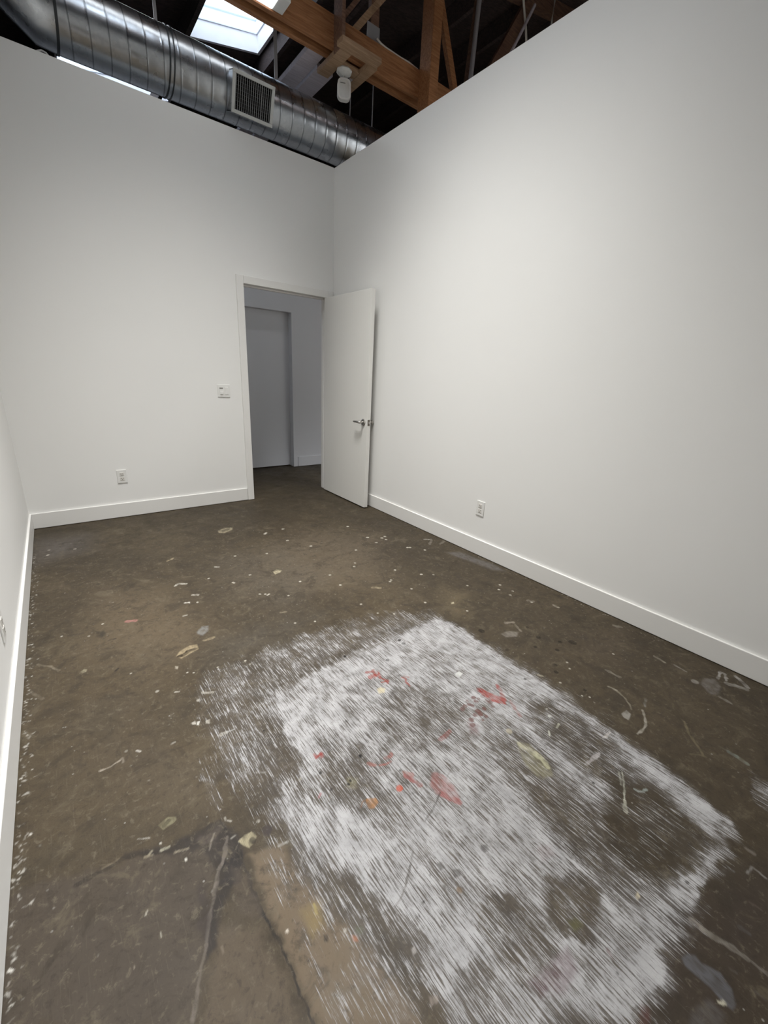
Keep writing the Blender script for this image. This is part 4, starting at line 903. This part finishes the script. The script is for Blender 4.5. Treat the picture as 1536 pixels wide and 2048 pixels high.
web((.06, 4.12), (.68, 4.84), .052, 'pine')
web((1.345, 4.16), (.98, 4.92), .070, 'fir')
web((1.50, 4.10), (1.59, 5.22), .050, 'old')
web((1.78, 4.36), (2.46, 5.42), .150, 'old')
g = obj('post', boxes((.245, .330, -.19, -.14, 4.115, roof_z(.25)-.002)), 'old', tr_)
obj('gusset_plate', boxes((.20, .335, -.198, -.19, 4.10, 4.25)), 'grey_metal', tr_, bevel=.002)
# pine frame nailed below the chord that carries the hanging lamp
fz0, fz1 = 3.860, 3.898
fr = thing('lamp_frame', 'pale pine frame of short boards under the truss holding the white lamp', 'wood frame', (0, -.15, fz0))
obj('front_rail', boxes((-.19, .205, -.425, -.335, fz0, fz1)), 'pine', fr, bevel=.002)
obj('side_rail', boxes((-.155, -.045, -.335, .06, fz0, fz1)), 'pine', fr, bevel=.002)
obj('side_rail', boxes((.135, .225, -.335, .145, fz0, fz1)), 'pine', fr, bevel=.002)
obj('rear_rail', boxes((-.045, .135, -.185, -.085, fz0+.002, fz1)), 'pine', fr, bevel=.002)
lx, ly = .008, -.135
lamp = thing('pendant_lamp', 'small white hanging lamp with octagonal canopy and rounded rectangular body', 'lamp', (lx, ly, fz0))
bm = bmesh.new(); lathe(bm, (lx, ly, fz0+.002), (0, 0, -1), [(0, .066), (.012, .072), (.026, .060), (.040, .020), (.042, .0)], 8)
obj('canopy', bm, 'white_metal', lamp, bevel=.002)
bm = bmesh.new()
for q in (-.008, .008): tube(bm, [(lx+q, ly, fz0-.035), (lx+q, ly, fz0-.085)], .003, 8)
obj('stem', bm, 'white_metal', lamp, True)
def rrect(w, h, r, n=7):
    pts = []
    for qx, qz, a0 in ((1, 1, 0), (-1, 1, 90), (-1, -1, 180), (1, -1, 270)):
        for k in range(n+1):
            a = R(a0+90*k/n); pts.append((qx*(w/2-r)+r*math.cos(a), qz*(h/2-r)+r*math.sin(a)))
    return pts
BC = Vector((lx, ly, 3.721)); BN = Vector((-.42, -.91, 0)).normalized(); BX = Vector((-BN.y, BN.x, 0))    # body turned to face down the room
def bp(p, d): return BC+BX*p[0]+Vector((0, 0, p[1]))+BN*d
LW, LH, LR = .118, .152, .040
bm = bmesh.new(); prism(bm, [bp(p, -.028) for p in rrect(LW, LH, LR)], BN*.046)
bd = obj('lamp_body', bm, 'white_metal', lamp, True, bevel=.006)
bm = bmesh.new(); A = rrect(LW, LH, LR); B = rrect(LW-.026, LH-.026, LR-.013); n = len(A)
va = [bm.verts.new(bp(p, .028)) for p in A]; vb = [bm.verts.new(bp(p, .028)) for p in B]
va2 = [bm.verts.new(bp(p, .016)) for p in A]; vb2 = [bm.verts.new(bp(p, .016)) for p in B]
for i in range(n):
    j = (i+1) % n
    for q in ((va[i], va[j], vb[j], vb[i]), (va2[i], vb2[i], vb2[j], va2[j]), (va[i], va2[i], va2[j], va[j]), (vb[i], vb[j], vb2[j], vb2[i])): bm.faces.new(q)
obj('rim', bm, 'plastic', bd, True)
bm = bmesh.new(); prism(bm, [bp(p, .017) for p in ((-.036, .040), (.010, .040), (.010, .046), (-.036, .046))], BN*.003)
obj('slot', bm, 'label', bd)

# strip light hung on the front of the chord, mostly above the picture
sl = thing('strip_light', 'lit white strip light on the truss chord at the top edge', 'lamp', (-1.4, -.32, 3.92))
obj('housing', boxes((-2.05, -.71, -.40, TY0-.002, 3.925, 4.02)), 'white_metal', sl, bevel=.003)
obj('diffuser', boxes((-2.04, -.715, -.39, TY0-.010, 3.905, 3.925)), 'lens', sl, bevel=.004)
obj('end_cap', boxes((-.71, -.625, -.395, TY0-.002, 3.91, 4.00)), 'white_metal', sl, bevel=.004)

# lilac boards running back from the chord
o = obj('ceiling_board', boxes((-.318, -.170, TY1+.004, 2.6, 3.905, 3.945)), 'lilac', bevel=.003); tag(o, 'lilac-grey board running over the duct, left of its pair', 'board', 'lilac boards over the duct')
o = obj('ceiling_board', boxes((-.150, .015, .07, 2.6, 3.90, 3.945)), 'lilac', bevel=.003); tag(o, 'lilac-grey board running over the duct, right of its pair next to the lamp', 'board', 'lilac boards over the duct')

# ------------------------------------------------------------------ spiral duct
DYC, DZC, DR = .13, 3.48, .200
duct = thing('air_duct', 'galvanised spiral duct running along the top of the back wall', 'duct', (-.6, DYC, DZC))
def helix_pipe(x0, x1, pitch=.112, na=112, dx=.0040):
    nxx = int((x1-x0)/dx)+1; X = np.linspace(x0, x1, nxx); A = np.linspace(0, 2*math.pi, na, endpoint=False)
    XX, AA = np.meshgrid(X, A, indexing='ij')
    ph = ((XX-x0)/pitch - AA/(2*math.pi)) % 1.0
    d = np.minimum(ph, 1-ph)*pitch
    r = DR + .0012*np.exp(-(d/.0060)**2) + .0007*np.sin(np.pi*ph)**2
    V = np.stack([XX, DYC+r*np.cos(AA), DZC+r*np.sin(AA)], -1).reshape(-1, 3)
    I = np.arange(nxx*na).reshape(nxx, na); J = np.roll(I, -1, 1)
    Q = np.stack([I[:-1], J[:-1], J[1:], I[1:]], -1).reshape(-1, 4)
    me = bpy.data.meshes.new('duct_pipe'); me.from_pydata(V.tolist(), [], Q.tolist()); me.update()
    me.materials.append(M['spiral'])
    for p in me.polygons: p.use_smooth = True
    o = bpy.data.objects.new('duct_pipe', me); col.objects.link(o); o.parent = duct; o.matrix_parent_inverse = Matrix.Translation(-duct.location)
    return o
XE = -2.09
helix_pipe(XE, 2.6)
bm = bmesh.new()                      # gored elbow turning upward
el = [(XE+.02, DZC, 0), (XE-.055, DZC, 18), (XE-.24, DZC+.125, 58), (XE-.30, DZC+.36, 90), (XE-.30, DZC+.62, 90)]
prev = None
for x, z, a in el:
    tx, tz = -math.cos(R(a)), math.sin(R(a))
    k = [bm.verts.new((x+tz*math.sin(t)*DR*1.004*1, DYC+DR*1.004*math.cos(t), z-tx*math.sin(t)*DR*1.004)) for t in [2*math.pi*i/48 for i in range(48)]]
    if prev:
        for j in range(48): bm.faces.new((prev[j], prev[(j+1) % 48], k[(j+1) % 48], k[j]))
    prev = k
obj('elbow', bm, 'galv', duct, True)
def band(x, w, name='band', mat='band', r=.006):
    bm = bmesh.new(); n = 64; P = []
    for xx, rr in ((x-w/2, DR-.002), (x-w/2, DR+r), (x+w/2, DR+r), (x+w/2, DR-.002)):
        P.append([bm.verts.new((xx, DYC+rr*math.cos(2*math.pi*i/n), DZC+rr*math.sin(2*math.pi*i/n))) for i in range(n)])
    for a, b in ((0, 1), (1, 2), (2, 3)):
        for i in range(n): bm.faces.new((P[a][i], P[a][(i+1) % n], P[b][(i+1) % n], P[b][i]))
    return obj(name, bm, mat, duct, True)
band(XE, .016); band(-1.425, .010); band(-1.395, .008)
for x, w, zt in ((-1.455, .022, None), (-.518, .030, None)):
    obj('hanger_strap', boxes((x-w/2, x+w/2, DYC-.002, DYC+.002, DZC+DR-.01, roof_z(x)-.01)), 'grey_metal', duct)
for x, zt in ((.512, roof_z(.5)-.01), (.245, 3.94)):
    bm = bmesh.new(); tube(bm, [(x, DYC, DZC+DR-.01), (x+.004, DYC, zt)], .0055 if x > .4 else .004, 8); obj('hanger_rod', bm, 'conduit', duct, True)
# supply register on the room side, tilted down with the duct wall
rc = Vector((-.832, -.110, 3.3755)); tilt = R(20)
rn = Vector((0, -math.cos(tilt), -math.sin(tilt))); ru = Vector((1, 0, 0)); rv = Vector((0, -math.sin(tilt), math.cos(tilt)))
def rb(bm, a0, a1, b0, b1, d0, d1):
    prism(bm, [rc+ru*a+rv*b+rn*d0 for a, b in ((a0, b0), (a1, b0), (a1, b1), (a0, b1))], rn*(d1-d0))
RW, RH, FB = .170, .128, .023
bm = bmesh.new()
rb(bm, -RW, RW, RH-FB, RH, 0, .016); rb(bm, -RW, RW, -RH, -RH+FB, 0, .016); rb(bm, -RW, -RW+FB, -RH+FB, RH-FB, 0, .016); rb(bm, RW-FB, RW, -RH+FB, RH-FB, 0, .016)
reg = obj('register', bm, 'vent', duct, bevel=.0015); reg['label'] = 'white louvred air register'
bm = bmesh.new(); rb(bm, -RW+.008, RW-.008, -RH+.008, RH-.008, -.10, -.035); obj('register_throat', bm, 'black', reg)
bm = bmesh.new()
for a0, a1, b0, b1 in ((-RW+.004, RW-.004, RH-.010, RH-.004), (-RW+.004, RW-.004, -RH+.004, -RH+.010), (-RW+.004, -RW+.010, -RH+.004, RH-.004), (RW-.010, RW-.004, -RH+.004, RH-.004)): rb(bm, a0, a1, b0, b1, -.13, 0)
obj('register_collar', bm, 'galv', reg)
NL = 17
for i in range(NL):
    a = -RW+FB+(i+.5)*(2*RW-2*FB)/NL
    bm = bmesh.new(); w = .004 if i != 12 else .007
    rb(bm, a-w/2, a+w/2, -RH+FB-.002, RH-FB+.002, -.006, .003); obj('louver', bm, 'louver', reg)
bm = bmesh.new()
for i in range(9):
    b = -RH+FB+(i+.5)*(2*RH-2*FB)/9; rb(bm, -RW+FB-.002, RW-FB+.002, b-.0012, b+.0012, -.032, -.020)
obj('rear_blades', bm, 'band', reg)

# ------------------------------------------------------------------ pipes and cables overhead
def pipe(name, path, r, mat, label, cat):
    bm = bmesh.new(); tube(bm, path, r, 10); return tag(obj(name, bm, mat, None, True), label, cat)
pipe('conduit', [(1.485, -.235, 4.0), (1.53, -.235, 5.22)], .024, 'conduit', 'grey steel conduit standing beside a brown brace above the right wall', 'pipe')
pipe('hanging_cable', [(2.13, -.25, 5.33), (2.19, -.25, 5.18), (2.27, -.25, 5.02), (2.38, -.25, 4.70)], .012, 'cable', 'cream cable slanting down behind the right wall', 'cable')
pipe('hanging_cable', [(2.690, -.27, 5.44), (2.685, -.27, 5.25), (2.69, -.27, 4.7)], .010, 'cable', 'pale thin cable hanging straight, furthest right', 'cable')
pipe('painted_pipe', [(2.30, -.31, 5.20), (2.16, -.31, 4.96), (1.90, -.31, 4.52)], .016, 'lilac', 'lilac painted pipe along the slanting brace', 'pipe')
pipe('slack_cable', [(.285, -.225, 4.150), (.33, -.232, 4.128), (.39, -.232, 4.122), (.47, -.225, 4.126), (.56, -.230, 4.121), (.66, -.225, 4.128), (.78, -.22, 4.122)], .0085, 'cable', 'pale slack cable lying on top of the truss chord', 'cable')
pipe('loop_cable', [(-2.235, .05, H+.004), (-2.21, .05, H+.024), (-2.19, .05, H+.034), (-2.168, .05, H+.030), (-2.14, .06, H+.006)], .005, 'white_metal', 'small white cable loop on top of the back wall under the duct elbow', 'cable')

# ------------------------------------------------------------------ light
PB, PH, PN = 87, 8, 380
def area(name, loc, rot, sx_, sy_, power, c):
    l = bpy.data.lights.new(name, 'AREA'); l.shape = 'RECTANGLE'; l.size = sx_; l.size_y = sy_; l.energy = power; l.color = c
    o = bpy.data.objects.new(name, l); o.location = loc; o.rotation_euler = rot; col.objects.link(o); return o
tilt_r = -math.atan(.2)
def sky_light(s, p, spread, c=(.97, .985, 1.0)):
    cx, cy = (s[0]+s[1])/2, (s[2]+s[3])/2
    o = area('skylight_daylight', (cx, cy, roof_z(cx)+s[4]-.03), (0, 0, 0), s[1]-s[0]-.04, s[3]-s[2]-.04, p, c)
    o.data.spread = R(spread); return o
sky_light(SK[1], PB, 79, (1, .985, .955))
sky_light(SK[2], PN, 100)
area('hall_fill', (-1.45, .48, 3.95), (0, 0, 0), 1.5, .08, PH, (.88, .93, 1))  # bare area light added to brighten the hallway, no fixture modelled
wd = bpy.data.worlds.new('sky'); scene.world = wd; wd.use_nodes = True
wd.node_tree.nodes['Background'].inputs['Color'].default_value = (.80, .90, 1.0, 1)
wd.node_tree.nodes['Background'].inputs['Strength'].default_value = 4.2

# ------------------------------------------------------------------ camera
cam = bpy.data.cameras.new('camera'); cam.sensor_fit = 'VERTICAL'; cam.sensor_height = 36; cam.lens = 824.7926*36/2048
cam.clip_start = .02; cam.clip_end = 60
co_ = bpy.data.objects.new('camera', cam); col.objects.link(co_)
co_.location = (-2.47742, -4.147885, 1.30599); co_.rotation_euler = (1.2529562, -.0494693, -.6563665)
scene.camera = co_
vs = scene.view_settings; vs.view_transform = 'Standard'; vs.look = 'None'; vs.gamma = 1; vs.use_curve_mapping = False; vs.exposure = 0.0
scene.cycles.use_denoising = True
scene.cycles.max_bounces = 10; scene.cycles.diffuse_bounces = 6
